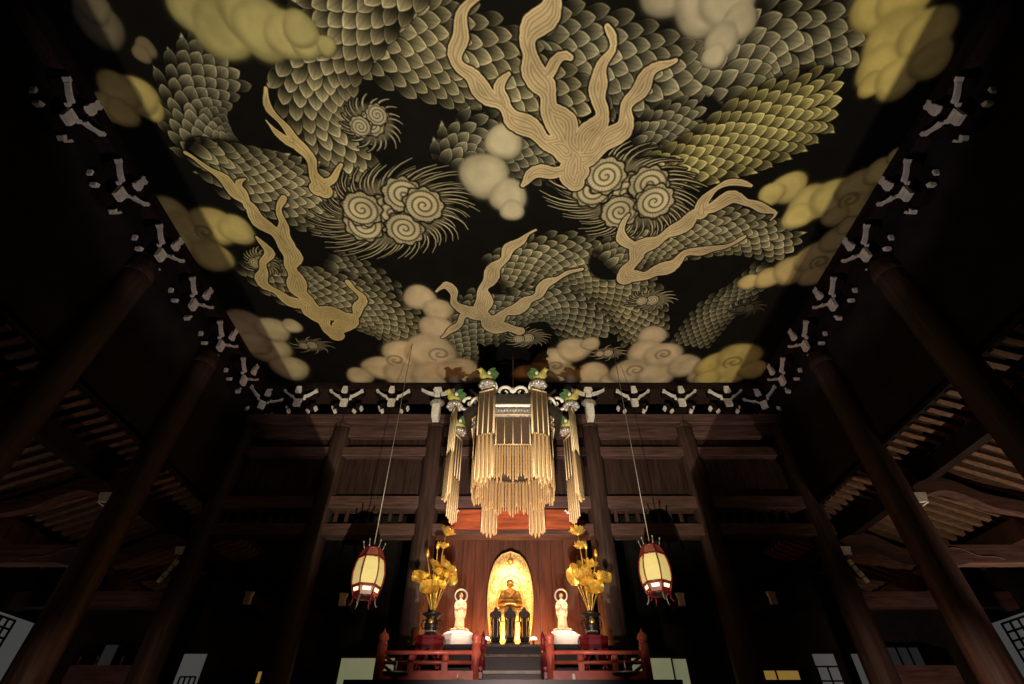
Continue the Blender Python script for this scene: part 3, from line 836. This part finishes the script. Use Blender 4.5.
# ================================================================= LANTERNS
def lantern(loc,label,rz):
    t=thing('hanging_lantern',label,'lantern',loc,rz,'barrel lanterns hung before the altar'); WS=.92
    n=6
    prof=[(.20,1.0),(.255,.86),(.315,.70),(.345,.52),(.335,.36),(.30,.22),(.235,.06)]
    def hp(r,z,k): a=2*PI*k/n; return Vector((.92*r*cos(a),.92*r*sin(a),z))
    # paper faces
    def face(mb,k,z0_,z1_,inset=.0,u0=0,u1=1):
        zs=[z0_+(z1_-z0_)*i/6 for i in range(7)]
        def rad(z):
            for (r1,a1),(r2,a2) in zip(prof,prof[1:]):
                if a2<=z<=a1: return r2+(r1-r2)*(z-a2)/(a1-a2)
            return prof[0][0] if z>1 else prof[-1][0]
        vs=[];fs=[]
        for z in zs:
            a=hp(rad(z)-inset,z,k); b=hp(rad(z)-inset,z,k+1)
            vs+= [a.lerp(b,u0),a.lerp(b,u1)]
        m_=len(vs)
        vs+= [v*1 - Vector((v.x,v.y,0)).normalized()*.008 for v in vs]
        for i in range(6):
            fs.append((2*i,2*i+1,2*i+3,2*i+2)); fs.append((m_+2*i+2,m_+2*i+3,m_+2*i+1,m_+2*i))
        fs+= [(0,m_,m_+1,1),(12,13,m_+13,m_+12)]
        for i in range(6): fs+= [(2*i,2*i+2,m_+2*i+2,m_+2*i),(2*i+1,m_+2*i+1,m_+2*i+3,2*i+3)]
        mb.add(vs,fs)
    for k in range(n):
        m=MB(); face(m,k,.26,.80,.008,.05,.95); m.build('paper_panel',M['paper'],t)
        m=MB(); face(m,k,.80,.97,.004,0,1); m.build('upper_band',M['crimsonbrown'],t)
        m=MB(); face(m,k,.07,.26,.004,0,1); b=m.build('lower_band',M['crimson'],t)
        m=MB(); face(m,k,.155,.215,-.006,.22,.80); m.build('glowing_slot',M['slot'],b)
        m=MB(); m.tube([hp(r+.004,z,k) for r,z in prof],.013,6); m.build('frame_rib',M['crimson'],t)
        a=2*PI*k/n
        m=MB(); m.tube([hp(.20,.98,k),hp(.215,1.03,k),hp(.24,1.11,k)],[.014,.011,.012],6); m.ell(hp(.245,1.13,k),(.018,.018,.028),8,5); m.build('top_prong',M['wire'],t)
        m=MB(); m.tube([hp(.23,.07,k),hp(.235,.01,k),hp(.25,-.05,k),hp(.285,-.09,k),hp(.30,-.07,k)],[.018,.016,.014,.012,.008],6); m.build('foot',M['crimson'] if k%2 else M['wire'],t)
    m=MB()
    for z,r in ((.985,.205),(.80,.283),(.26,.313),(.07,.24)):
        m.tube([hp(r,z,k) for k in range(n+1)],.015,6); m.build('frame_ring',M['crimson'],t); m=MB()
    m=MB(); m.lathe([(.19,0),(.19,.02)],c=(0,0,.07),n=6,smooth=False); m.build('bottom_plate',M['black'],t)
    m=MB(); m.lathe([(.03,0),(.19,.0),(.10,.05),(.02,.10)],c=(0,0,.97),n=6,smooth=False); m.build('top_plate',M['crimson'],t)
    MB().tube([(0,0,1.05),(0,0,ZC-.06-loc[2])],.009,6).build('wire',M['wire'],t)
    return t
lantern((-2.94,10.5,4.10),'glowing barrel-shaped paper lantern hanging left of the altar',.30)
lantern((2.90,10.5,4.16),'glowing barrel-shaped paper lantern hanging right of the altar',.62)

# ================================================================= ALTAR
tag(MB().box((-2.78,10.95,0),(2.78,12.86,2.82),ch=.02).box((-2.86,10.90,2.76),(2.86,12.86,2.86)).build('altar_platform',M['black']),'long black lacquered platform the altar railing stands on','platform')
for s,side in ((-1,'left'),(1,'right')):
    tag(MB().box((min(s*.78,s*2.5),11.5,2.86),(max(s*.78,s*2.36),12.86,3.10)).build('altar_tier',M['black']),'low black tier behind the %s railing'%side,'altar tier')
    tag(MB().box((min(s*1.66,s*2.36),12.45,3.10),(max(s*1.66,s*2.36),12.86,3.72),ch=.02).build('dark_backdrop',M['black']),'added tall black backdrop close behind the %s vase stand'%side,'shelf')  # black box added to keep the gap behind the stand dark
st=thing('altar_steps','black lacquered steps with pale edges in the middle of the altar','steps',(-.05,0,0))
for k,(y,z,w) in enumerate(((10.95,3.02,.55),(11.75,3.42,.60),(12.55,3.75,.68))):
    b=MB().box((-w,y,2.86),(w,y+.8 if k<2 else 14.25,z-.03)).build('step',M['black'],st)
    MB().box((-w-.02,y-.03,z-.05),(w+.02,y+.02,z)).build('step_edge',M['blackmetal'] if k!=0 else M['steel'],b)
# back board of the niche
m=MB(); n=12; w=4.3/n
for k in range(n):
    x=-2.15+k*w; m.box((x+.004,14.3,2.8),(x+w-.004,14.36,7.3))
o=m.build('wall_niche',mat('niche_boards',(.12,.040,.024),.5,var=.35,scale=3,stretch=(5,5,.4),bump=.1)); o['kind']='structure'
t=thing('red_lintel','orange-red board spanning the niche below the canopy fringe','lintel',(-.03,12.9,6.48))
pts=[(-1.66,0.03),(-1.4,0),(1.4,0),(1.66,.03),(1.6,.5),(-1.6,.5)]
MB().prism(pts,-.05,.05,'y').build('board',M['redwood'],t)
for s in (-1,1):
    c=[(s*(1.62-.14*j/5),-.08,.42+.05*sin(j*1.3)) for j in range(8)]
    MB().tube(c,[.035,.04,.03,.035,.03,.02,.02,.008],8).ell((s*1.66,-.08,.40),(.06,.03,.05)).build('white_curl',M['whitebase'],t)
    MB().tube([(s*1.6,-.07,.04),(s*1.72,-.07,.30),(s*1.78,-.07,.5)],.025,6).build('gold_edge',M['gold'],t)

# ---------- red railings
def rail(s,side):
    t=thing('altar_railing','vermilion railing with onion finials on the %s of the altar steps'%side,'railing',(0,11.0,2.86))
    def post(x,y,h,r,big=True):
        m=MB().lathe([(r,0),(r,h),(r*.8,h+.01)],c=(s*x,y,0),n=18); p=m.build('post',M['red'],t)
        q=r
        MB().lathe([(q*.7,0),(q*1.02,.015),(q*.7,.05),(q*.95,.07),(q*1.12,.12),(q*.95,.17),(q*.35,.215),(q*.12,.26),(0.004,.29)],c=(s*x,y,h),n=16).build('finial',M['crimson'] if not big else M['red'],p)
    post(2.55,.02,.60,.092); post(.72,.02,.60,.088)
    post(2.50,1.75,.50,.06,False)
    for x in (1.95,1.30):
        m=MB().box((s*x-.055,-.05,0),(s*x+.055,.05,.30)).lathe([(.05,.30),(.075,.34),(.055,.42)],c=(s*x,0,0),n=12); m.build('baluster',M['red'],t)
    a,b=s*.72,s*2.55
    for z,r in ((.465,.036),(.30,.032)):
        MB().tube([(a,0,z),(b,0,z)],r,10).build('rail_bar',M['red'],t)
    MB().box((min(a,b),-.06,0),(max(a,b),.06,.16)).build('base_board',M['red'],t)
    for z in (.465,.30): MB().tube([(b,0,z),(s*2.50,1.75,z)],.03,8).build('rail_bar',M['red'],t)
    # rail going down beside the steps
    g=thing('stair_rail','dark red stair rail on the %s side of the black steps'%side,'railing',(s*.60,11.3,2.86))
    m=MB().lathe([(.05,0),(.05,.62),(.04,.63)],n=14).lathe([(.03,0),(.058,.03),(.04,.07),(.06,.11),(.045,.16),(.006,.26)],c=(0,0,.63),n=14); m.build('post',M['crimson'],g)
    MB().tube([(0,0,.55),(s*.0,-.5,.30),(0,-.62,.1)],.035,8).build('handrail',M['crimson'],g)
    MB().box((-.03,-.62,.0),(.03,0,.18)).build('stringer',M['crimson'],g)
rail(-1,'left'); rail(1,'right')

# ---------- sutra-table like stands, vases and gilded lotus
def vase_stand(loc,label):
    t=thing('vase_stand',label,'stand',loc); t.scale=(.95,.95,.85)
    MB().lathe([(.30,0),(.36,.03),(.36,.09),(.32,.12)],c=(0,0,.68),n=8,smooth=False,rot=PI/8).build('stand_top',M['crimson'],t)
    ap=MB()
    for k in range(8):
        a0=PI/8+k*PI/4; a1=a0+PI/4
        p=Vector((.34*cos(a0),.34*sin(a0),0)); q=Vector((.34*cos(a1),.34*sin(a1),0))
        pr=[]
        N=9
        top=[p.lerp(q,i/(N-1))+Vector((0,0,.70)) for i in range(N)]
        bot=[p.lerp(q,i/(N-1))+Vector((0,0,.30+.20*sin(PI*i/(N-1)))) for i in range(N)]
        fs=[(i,i+1,N+i+1,N+i) for i in range(N-1)]
        inn=[v*1-Vector((v.x,v.y,0))*.08 for v in top+bot]
        ap.add([tuple(v) for v in top+bot]+[tuple(v) for v in inn],fs+[tuple(2*N+j for j in reversed(f)) for f in fs]+[(N+i,N+i+1,3*N+i+1,3*N+i) for i in range(N-1)])
    ap.build('apron',M['crimson'],t)
    for k in range(4):
        a=PI/4+k*PI/2+PI/8*0; r=.33
        MB().tube([(r*cos(a),r*sin(a),.5),(r*1.05*cos(a),r*1.05*sin(a),.35),(r*.85*cos(a),r*.85*sin(a),.15),(r*1.1*cos(a),r*1.1*sin(a),.02)],[.06,.055,.035,.05],8).build('leg',M['crimson'],t)
    MB().lathe([(.36,0),(.38,.03),(.34,.06)],n=8,smooth=False,rot=PI/8).build('stand_base',M['crimson'],t)
def vase(loc,label):
    t=thing('altar_vase',label,'vase',loc)
    MB().lathe([(.15,0),(.17,.03),(.12,.06),(.10,.09),(.14,.14),(.165,.22),(.13,.30),(.11,.34),(.15,.385),(.225,.42),(.22,.435),(.13,.42)],n=24).build('body',M['blackmetal'],t)
    for s in (-1,1):
        MB().tube([(s*.12,0,.32),(s*.21,0,.31),(s*.225,0,.22),(s*.19,0,.15),(s*.14,0,.16)],.014,8).build('handle',M['blackmetal'],t)
    MB().ell((0,-.145,.27),(.06,.03,.06),12,8).build('gold_medallion',M['gold'],t)
    MB().lathe([(.125,.0),(.14,.012),(.125,.024)],c=(0,0,.08),n=24).build('silver_ring',M['silver'],t)
def leaf_mb(c,r,tilt,az,curl=.35):
    m=MB(); n=20; vs=[(0,0,0)];fs=[]
    for k,rr in enumerate((.35,.7,1.0)):
        for i in range(n):
            a=2*PI*i/n; w=curl*r*(rr**2)*(.45+.45*sin(3*a+az)+.25*sin(5*a))
            vs.append((r*rr*cos(a),r*rr*sin(a),w))
    for i in range(n): fs.append((0,1+i,1+(i+1)%n))
    for k in range(2):
        for i in range(n):
            j=(i+1)%n; fs.append((1+k*n+i,1+k*n+n+i,1+k*n+n+j,1+k*n+j))
    R=Matrix.Translation(Vector(c))@Matrix.Rotation(az,4,'Z')@Matrix.Rotation(tilt,4,'X')
    o=len(vs); vs2=vs+[(x,y,z-.008) for x,y,z in vs]
    m.add(vs2,fs+[tuple(reversed([i+o for i in f])) for f in fs],True,R)
    return m
def flower_mb(c,r,tilt,az,open_=.8):
    m=MB(); R=Matrix.Translation(Vector(c))@Matrix.Rotation(az,4,'Z')@Matrix.Rotation(tilt,4,'X')
    for ring,(n,op,ln) in enumerate(((8,open_*1.25,1.0),(7,open_*.8,.95),(5,open_*.4,.8))):
        for k in range(n):
            a=2*PI*k/n+ring*.4; vs=[];fs=[]
            for j in range(6):
                u=j/5; rad=r*ln*sin(op*u*1.3)*(u**.5)+.02; z=r*ln*(1-cos(op*.4))*u+ r*ln*cos(op)*u
                w=r*.34*sin(PI*min(.97,u*.85+.10))
                d=Vector((cos(a),sin(a),0)); s_=Vector((-sin(a),cos(a),0))
                for q in (-1,0,1): vs.append(tuple(d*(rad-(.02 if q==0 else 0)*0)+s_*w*q+Vector((0,0,z+(0.03*r if q else 0)))))
            for j in range(5):
                for q in (0,1): fs.append((3*j+q,3*j+q+1,3*j+4+q,3*j+3+q))
            m.add(vs,fs,True,R)
    m.ell((0,0,r*.25),(r*.2,r*.2,r*.22),10,6,M=R)
    return m
def lotus(loc,label,sx):
    """gilded lotus bunch; coordinates measured from the vase mouth, sx mirrors it"""
    t=thing('gilded_lotus_bunch',label,'ornament flowers',loc)
    def stem(x,y,z):
        c=[]
        for j in range(9):
            u=j/8; c.append((sx*x*(u**1.5)*1.0,y*(u**1.3),-.15+(z+.15)*u))
        MB().tube(c,.012,6).build('stem',M['gold'],t)
    L_=[(-.42,-.05,.98,.20,1.1,.3),(-.12,-.22,.72,.24,1.0,0),(.10,-.2,.80,.19,.9,.7),(.36,-.05,1.00,.20,1.2,2.5),(.16,.1,1.32,.20,1.3,1.2),(.0,.12,1.1,.22,1.3,2.2),(.26,.12,1.16,.2,1.3,.4)]
    for x,y,z,r,ti,az in L_:
        z-=.20
        stem(x,y,z); leaf_mb((sx*x,y,z),r,ti,az).build('lotus_leaf',M['gold'],t)
    Fl=[(-.33,-.12,.92,.17),(-.10,-.05,1.20,.20),(.26,-.15,.95,.18),(.05,-.12,1.02,.17),(.10,.0,1.64,.17),(.13,.02,1.83,.22),(-.02,-.08,.86,.15)]
    for x,y,z,r in Fl:
        z-=.20 if z<1.7 else .06
        stem(x,y,z); flower_mb((sx*x,y,z),r,.5*random.uniform(.2,1),random.random()*3).build('lotus_flower',M['gold'],t)
    for x,y,z in ((-.05,0,1.42),(-.30,.05,1.25)):
        stem(x,y,z); m=MB(); m.lathe([(.012,0),(.045,.04),(.05,.09),(.03,.16),(.003,.22)],c=(sx*x,y,z),n=10); m.build('lotus_bud',M['gold'],t)
    return t
for s,side in ((-1,'left'),(1,'right')):
    X=-1.77 if s<0 else 1.71
    vase_stand((X-s*.0,11.98,3.10),'crimson lacquered eight-sided stand under the %s vase'%side)
    vase((X,11.98,3.785),'dark bronze two-handled altar vase on the %s red stand'%side)
    lo=lotus((X,11.98,4.19),'tall bunch of gilded lotus leaves and flowers in the %s vase'%side,-s*1.0); lo.scale=(.92,.92,1)

# ---------- attendants
def robed(t,flip):
    b=MB()
    # robe, skirts, torso, arms and head fused by voxel remesh
    b.lathe([(.15,0),(.165,.03),(.15,.18),(.135,.34),(.125,.46),(.135,.58),(.145,.66),(.10,.735),(.045,.76),(.042,.80)],n=20,sy=.8)
    b.ell((0,-.01,.87),(.062,.068,.082),16,12)
    b.ell((0,-.078,.865),(.013,.018,.016),8,6)          # nose
    b.ell((-.062,-.005,.865),(.012,.018,.026),8,6); b.ell((.062,-.005,.865),(.012,.018,.026),8,6)
    for s in (-1,1):
        b.tube([(s*.125,0,.68),(s*.165,-.01,.57),(s*.15,-.06,.48),(s*.05*(1 if s!=flip else .3),-.14,.53 if s!=flip else .50)],[.052,.048,.045,.032],10)
        b.tube([(s*.15,-.04,.50),(s*.155,-.04,.38),(s*.14,-.03,.27)],[.045,.04,.022],8,flat=1)     # hanging sleeve
    for k in range(7):                                   # folds of the robe
        x=-.10+k*.033; b.tube([(x*.6,-.10,.55),(x,-.118,.35),(x*1.25,-.128,.03)],.012,6)
    b.tube([(-.12,-.03,.68),(-.02,-.13,.60),(.09,-.12,.47)],.016,6)
    # hands: palms together with fingers
    b.ell((.0,-.16,.555),(.022,.018,.034),8,6)
    o=b.build('robed_figure',M['ivory'],t)
    r=o.modifiers.new('fuse','REMESH'); r.mode='VOXEL'; r.voxel_size=.009; r.use_smooth_shade=True
    h=MB()
    h.ell((0,.008,.905),(.068,.068,.062),14,10); h.build('hair',M['skin'],t)
    f=MB(); 
    for s in (-1,1): f.ell((s*.024,-.070,.882),(.011,.006,.005),8,5)
    f.ell((0,-.074,.838),(.014,.006,.005),8,5); f.build('face_marks',M['skin'],t)
    fg=MB()
    for q in range(5): fg.tube([(-.016+.008*q,-.165,.57),(-.016+.008*q,-.172,.605-.004*abs(q-2))],.0045,5)
    fg.build('fingers',M['ivory'],t)
for s,side in ((-1,'left'),(1,'right')):
    X=-1.23 if s<0 else 1.14; Y=12.6
    tag(MB().box((X-.36,Y-.3,3.10),(X+.36,Y+.3,3.66),ch=.02).box((X-.40,Y-.34,3.62),(X+.40,Y+.34,3.70)).build('statue_plinth',M['black']),'black plinth under the %s standing figure'%side,'plinth')
    t=thing('pedestal','bright white stepped pedestal under the %s standing figure'%side,'pedestal',(X,Y,3.70))
    MB().box((-.36,-.28,0),(.36,.28,.20),ch=.015).build('lower_slab',M['whitebase'],t)
    MB().lathe([(.37,0),(.38,.04),(.27,.10)],c=(0,0,.20),n=8,smooth=False,rot=PI/8,sy=.72).build('upper_slab',M['whitebase'],t)
    m=MB().lathe([(.14,0),(.2,.03),(.17,.05)],c=(0,0,.30),n=20,sy=.85)
    for k in range(12):
        a=k*PI/6; m.ell((.185*cos(a),.16*sin(a),.335),(.04,.04,.03),8,5)
    m.build('lotus_seat',M['ivory'],t)
    t=thing('standing_statue','small pale robed standing statue with round halo, %s of the seated one'%side,'statue',(X,Y,4.07),-s*.15); t.scale=(.70,.78,.80)
    robed(t,s)
    h=MB(); c=[(.205*cos(a),.06,.88+.175*sin(a)) for a in [2*PI*k/32 for k in range(33)]]
    h.tube(c,.026,8); h.build('halo_ring',M['whitebase'],t)
    h=MB().tube([(0,.09,.2),(0,.075,.72)],.010,6); h.build('halo_rod',M['gold'],t)

# ---------- seated statue with mandorla
t=thing('lotus_throne','tiered gold lotus throne behind the three black tablets','throne',(-.07,13.55,3.75)); t.scale=(1,1,1.2)
m=MB().lathe([(.50,0),(.52,.05),(.46,.09),(.40,.13),(.30,.16),(.24,.22),(.24,.36),(.30,.42),(.38,.45),(.40,.50),(.33,.53)],n=12,smooth=False,sy=.75); m.build('tiered_base',M['goldleaf'],t)
m=MB()
for k in range(16):
    a=k*PI/8; m.ell((.34*cos(a),.27*sin(a),.62),(.085,.085,.11),8,6,R=None)
m.lathe([(.30,.50),(.36,.60),(.40,.70),(.38,.76),(.30,.79)],n=24,sy=.8); m.build('lotus_petals',M['goldleaf'],t)
t=thing('seated_statue','old gold seated statue with folded legs before the pointed oval nimbus','statue',(-.07,13.5,4.69))
t.scale=(.92,.95,.82)
b=MB()
b.ell((0,-.02,.10),(.34,.23,.10),20,10)
for s in (-1,1):
    b.tube([(s*.10,.03,.10),(s*.27,-.08,.10),(s*.12,-.20,.09),(s*-.05,-.22,.10)],[.10,.085,.07,.05],12)
    b.tube([(s*.17,.0,.50),(s*.235,-.0,.38),(s*.23,-.09,.25),(s*.08,-.19,.20)],[.07,.066,.058,.036],12)
    b.tube([(s*.24,-.0,.36),(s*.27,-.04,.22),(s*.27,-.06,.10)],[.06,.07,.05],10)
b.lathe([(.20,.05),(.185,.2),(.17,.3),(.195,.42),(.20,.50),(.12,.565),(.055,.59),(.052,.63)],n=20,sy=.68)
b.ell((0,-.01,.70),(.092,.098,.108),18,12); b.ell((0,.0,.80),(.05,.05,.05),12,8)
b.ell((0,-.108,.69),(.014,.018,.02),8,6)
for s in (-1,1): b.ell((s*.096,0,.675),(.012,.02,.042),8,6)
b.tube([(-.16,-.06,.52),(-.02,-.15,.40),(.12,-.15,.28)],.02,8)
b.tube([(.16,-.06,.52),(.08,-.14,.40),(.02,-.16,.30)],.018,8)
b.ell((-.03,-.205,.20),(.055,.03,.022),10,6); b.ell((.03,-.205,.20),(.055,.03,.022),10,6)
o=b.build('seated_body',M['statuegold'],t)
r=o.modifiers.new('fuse','REMESH'); r.mode='VOXEL'; r.voxel_size=.010; r.use_smooth_shade=True
h=MB(); h.ell((0,.014,.752),(.098,.100,.080),16,10); h.ell((0,.0,.815),(.05,.05,.045),12,8)
for k in range(9):
    for j in range(3):
        a=PI+PI*k/8; h.ell((.096*cos(a)*cos(j*.4),.012+.098*sin(a)*cos(j*.4),.762+.07*sin(j*.5)),(.016,.014,.014),6,4)
h.build('hair',M['skin'],t)
fg=MB()
for s in (-1,1):
    for q in range(4): fg.tube([(s*.07,-.20-.01*q,.205),(s*.02,-.225-.008*q,.212),(-s*.025,-.23-.004*q,.21)],.009,6)
    fg.tube([(s*.05,-.21,.215),(s*.02,-.225,.24),(0,-.228,.25)],.010,6)
fg.build('fingers',M['statuegold'],t)
f=MB()
for s in (-1,1): f.ell((s*.034,-.102,.712),(.016,.006,.005),8,5); f.tube([(s*.012,-.108,.733),(s*.035,-.104,.740),(s*.058,-.092,.730)],.004,5)
f.ell((0,-.106,.650),(.018,.006,.006),8,5); f.build('face_marks',M['skin'],t)

t=thing('mandorla','large pointed oval openwork nimbus glowing gold behind the seated statue','nimbus',(-.07,13.9,3.76)); t.scale=(1,1,1.09)
def man(u,k=1.0):   # outline of the oval, u from 0..1 right side upward
    z=2.27*u; w=.60*(math.sin(PI*(.16+.84*u)**1.0))**.62
    w=.60*(max(0,1-((u-.53)/.50)**2))**.5 if u>.53 else .60*(max(0,1-((.53-u)/.66)**2))**.5
    if u>.90: w*=1-.25*(u-.90)/.10
    return w*k,z
right=[man(i/28) for i in range(29)]; right[-1]=(0.0,2.27)
out=right+[(-x,z) for x,z in right[::-1]][1:]
MB().prism(out,-.02,.04,'y').build('nimbus_board',M['goldleaf'],t)
m=MB()
m.tube([(x*.97,-.03,z*.99+.01) for x,z in out],.022,8); m.build('rim',M['goldleaf'],t)
m=MB()
m.tube([(.27*cos(a),-.035,1.42+.27*sin(a)) for a in [2*PI*k/32 for k in range(33)]],.018,8)
m.tube([(.36*cos(a),-.035,1.05+.5*sin(a)) for a in [2*PI*k/32 for k in range(33)]],.016,8)
m.build('inner_rings',M['gold'],t)
m=MB()
random.seed(3)
for k in range(150):
    u=random.uniform(.08,.93); w,z=man(u); x=random.uniform(-w,w)*.9
    if abs(x)<.2 and 0.75<z<1.75: continue
    r0=random.uniform(.035,.07); a0=random.random()*6
    c=[(x+r0*(1-j/12)*cos(a0+j*.6),-.035-.01*random.random(),z+r0*(1-j/12)*sin(a0+j*.6)) for j in range(10)]
    m.tube(c,[.014-.001*j for j in range(10)],5)
m.build('carved_scrolls',M['goldleaf'],t)
m=MB().ell((0,-.05,2.02),(.09,.04,.08)); m.ell((0,-.06,2.14),(.025,.02,.09)); m.build('top_jewel',M['statuegold'],t)

# ---------- three black tablets
tl=None
def tablet(label,x):
    t=thing('memorial_tablet',label,'tablet',(x-.07,12.95,3.75),0,'black tablets before the throne'); t.scale=(1.2,1.1,1.14)
    m=MB().box((-.12,-.09,0),(.12,.09,.05)).box((-.10,-.07,.05),(.10,.07,.09)).lathe([(.07,.09),(.10,.13),(.08,.16)],n=12); m.build('base',M['black'],t)
    m=MB().box((-.072,-.025,.15),(.072,.025,.56),ch=.006); m.build('slab',M['black'],t)
    m=MB()
    for s in (-1,1): m.tube([(s*.085,-.02,.15),(s*.09,-.02,.3),(s*.085,-.02,.45),(s*.10,-.02,.56)],.014,7)
    m.build('side_carving',M['blackmetal'],t)
    m=MB().prism([(-.11,.55),(.11,.55),(.12,.60),(.09,.65),(.05,.67),(.03,.72),(0,.75),(-.03,.72),(-.05,.67),(-.09,.65),(-.12,.60)],-.04,.03,'y'); m.build('crown',M['blackmetal'],t)
    m=MB().box((-.045,-.032,.2),(-.037,-.024,.53)).box((.037,-.032,.2),(.045,-.024,.53)); m.build('gilt_line',M['gold'],t)
    return t
a=tablet('black carved memorial tablet in the middle of the row of three',0)
dup(a,(-.41,12.95,3.75),0,'black carved memorial tablet on the left of the row of three')
dup(a,(.27,12.95,3.75),0,'black carved memorial tablet on the right of the row of three')

# ---------- lamps at the foot of the statue
for s,side in ((-1,'left'),(1,'right')):
    t=thing('altar_lamp','small bright uplight at the %s foot of the gold nimbus'%side,'lamp',(s*.55-.07,13.0,3.75))
    MB().lathe([(.07,0),(.07,.03),(.02,.05),(.02,.14),(.05,.17)],n=14).build('lamp_base',M['black'],t)
    MB().ell((0,0,.20),(.075,.05,.035),12,8).build('bulb',M['bulb'],t)

# ---------- small things along the front table edge
tag(MB().box((-2.6,9.0,0),(2.6,10.0,2.62)).build('offering_table',M['black']),'black offering table below the altar railing, mostly under the picture edge','table')
def dish_stand(x,label):
    t=thing('incense_stand',label,'stand',(x,9.8,2.62)); t.scale=(1.3,1.3,1.1)
    MB().lathe([(.07,0),(.05,.03),(.02,.07),(.03,.12),(.10,.15),(.17,.165),(.18,.18),(.10,.19),(.05,.20)],n=18).build('footed_dish',M['steel'],t)
    MB().lathe([(.03,0),(.012,.03),(.006,.12),(.001,.15)],c=(0,0,.20),n=10).build('spike',M['steel'],t)
dish_stand(-1.98,'small pewter footed dish with a spike in front of the left railing')
dish_stand(1.90,'small pewter footed dish with a spike in front of the right railing')
tag(MB().lathe([(.03,0),(.028,.17),(.012,.19)],c=(1.02,9.8,2.62),n=12).build('white_candle',M['wax']),'slim white candle at the bottom edge, right of the steps','candle')
t=thing('green_sprig','tuft of green leaves with a white candle tip, left of the steps','plant',(-.93,9.8,2.62))
m=MB(); random.seed(5)
for k in range(14):
    a=k*2.4; m.tube([(0,0,0),(.04*cos(a),.04*sin(a),.07),(.10*cos(a),.10*sin(a),.10+.03*random.random())],[.008,.026,.003],6,flat=.4)
m.build('leaves',M['green'],t); MB().lathe([(.012,0),(.010,.17),(.003,.19)],n=8).build('candle',M['wax'],t)

# ---------- added unseen uplight; its side plates cut the light along the ceiling sides
ul=thing('added_uplight','added unseen uplight on the floor, its black plates trimming the light on the painted ceiling','lamp',(0,3.4,0))
for s in (-1,1): MB().box((min(s*.648,s*.668),-1.2,.2),(max(s*.648,s*.668),1.2,1.25)).build('light_cut_plate',M['matte'],ul)
MB().box((-.72,-1.2,.02),(.72,1.2,.2)).build('tray',M['matte'],ul)

# ================================================================= LIGHTS
def light(kind,name,loc,energy,col,target=None,size=.1,angle=None,blend=.3):
    l=bpy.data.lights.new(name,kind); l.energy=energy; l.color=col
    l.shadow_soft_size=size
    if kind=='SPOT': l.spot_size=math.radians(angle); l.spot_blend=blend
    o=bpy.data.objects.new(name,l); C.objects.link(o); o.location=loc
    if target is not None:
        d=Vector(target)-Vector(loc); o.rotation_euler=d.to_track_quat('-Z','Y').to_euler()
    return o
light('SPOT','uplight_main',(0,3.4,.26),3900,(1,.87,.56),(0,6.8,11),.006,104,.35)
light('SPOT','uplight_soft',(0,5.4,1.28),850,(1,.85,.83),(0,7.0,11),.2,94,.10)
light('SPOT','canopy_spot',(0,3.2,1.2),1500,(1,.80,.66),(0,11.6,7.0),.3,34,.7)
light('SPOT','altar_front_spot',(0,2.0,3.4),1300,(1,.72,.62),(0,11.5,3.0),.10,26,.6)
light('SPOT','altar_low_spot',(0,4.5,1.2),1120,(1,.76,.72),(0,12.0,4.4),.10,44,.6)
for s in (-1,1):
    light('POINT','altar_lamp_glow',(s*.60-.07,13.25,4.05),130,(1,.40,.12),None,.04)
    light('SPOT','statue_spot',(s*1.15,11.4,6.2),640,(1,.72,.52),(s*1.2,12.6,4.0),.03,22,.5)
    light('POINT','lantern_glow',(s*2.92,10.5,4.6),2,(1,.72,.38),None,.08)
    light('SPOT','lotus_spot',(s*1.0,9.6,5.4),270,(1,.84,.48),(s*1.72,12.0,5.2),.05,30,.7)
light('SPOT','nimbus_spot',(-.05,12.5,6.2),400,(1,.64,.32),(-.07,13.9,5.3),.05,52,1.0)
light('SPOT','aisle_lamp_right',(10.6,8.6,.8),800,(1,.74,.52),(10.0,9.6,7),.06,70,.6)
light('SPOT','aisle_lamp_left',(-10.6,8.6,.8),110,(1,.74,.58),(-10.0,9.6,7),.06,70,.6)
for s,e in ((1,1250),(-1,420)):
    light('SPOT','column_light',(s*4.6,6.0,.6),e,(1,.68,.50),(s*8.5,11.2,2.4),.1,36,1.0)

w=bpy.data.worlds.new('dark'); bpy.context.scene.world=w; w.use_nodes=True
w.node_tree.nodes['Background'].inputs[0].default_value=(.8,.8,1,1); w.node_tree.nodes['Background'].inputs[1].default_value=.0

cd=bpy.data.cameras.new('camera'); cam=bpy.data.objects.new('camera',cd); C.objects.link(cam)
cd.sensor_width=36; cd.lens=F/1024*36; cd.shift_x=-1/1024; cd.clip_end=100
cam.location=(0,0,CAMZ); cam.rotation_euler=(PI/2+TH,0,0)
sc=bpy.context.scene; sc.camera=cam
sc.view_settings.view_transform='Standard'; sc.view_settings.look='None'; sc.view_settings.gamma=1
sc.view_settings.use_curve_mapping=False; sc.view_settings.exposure=0.0
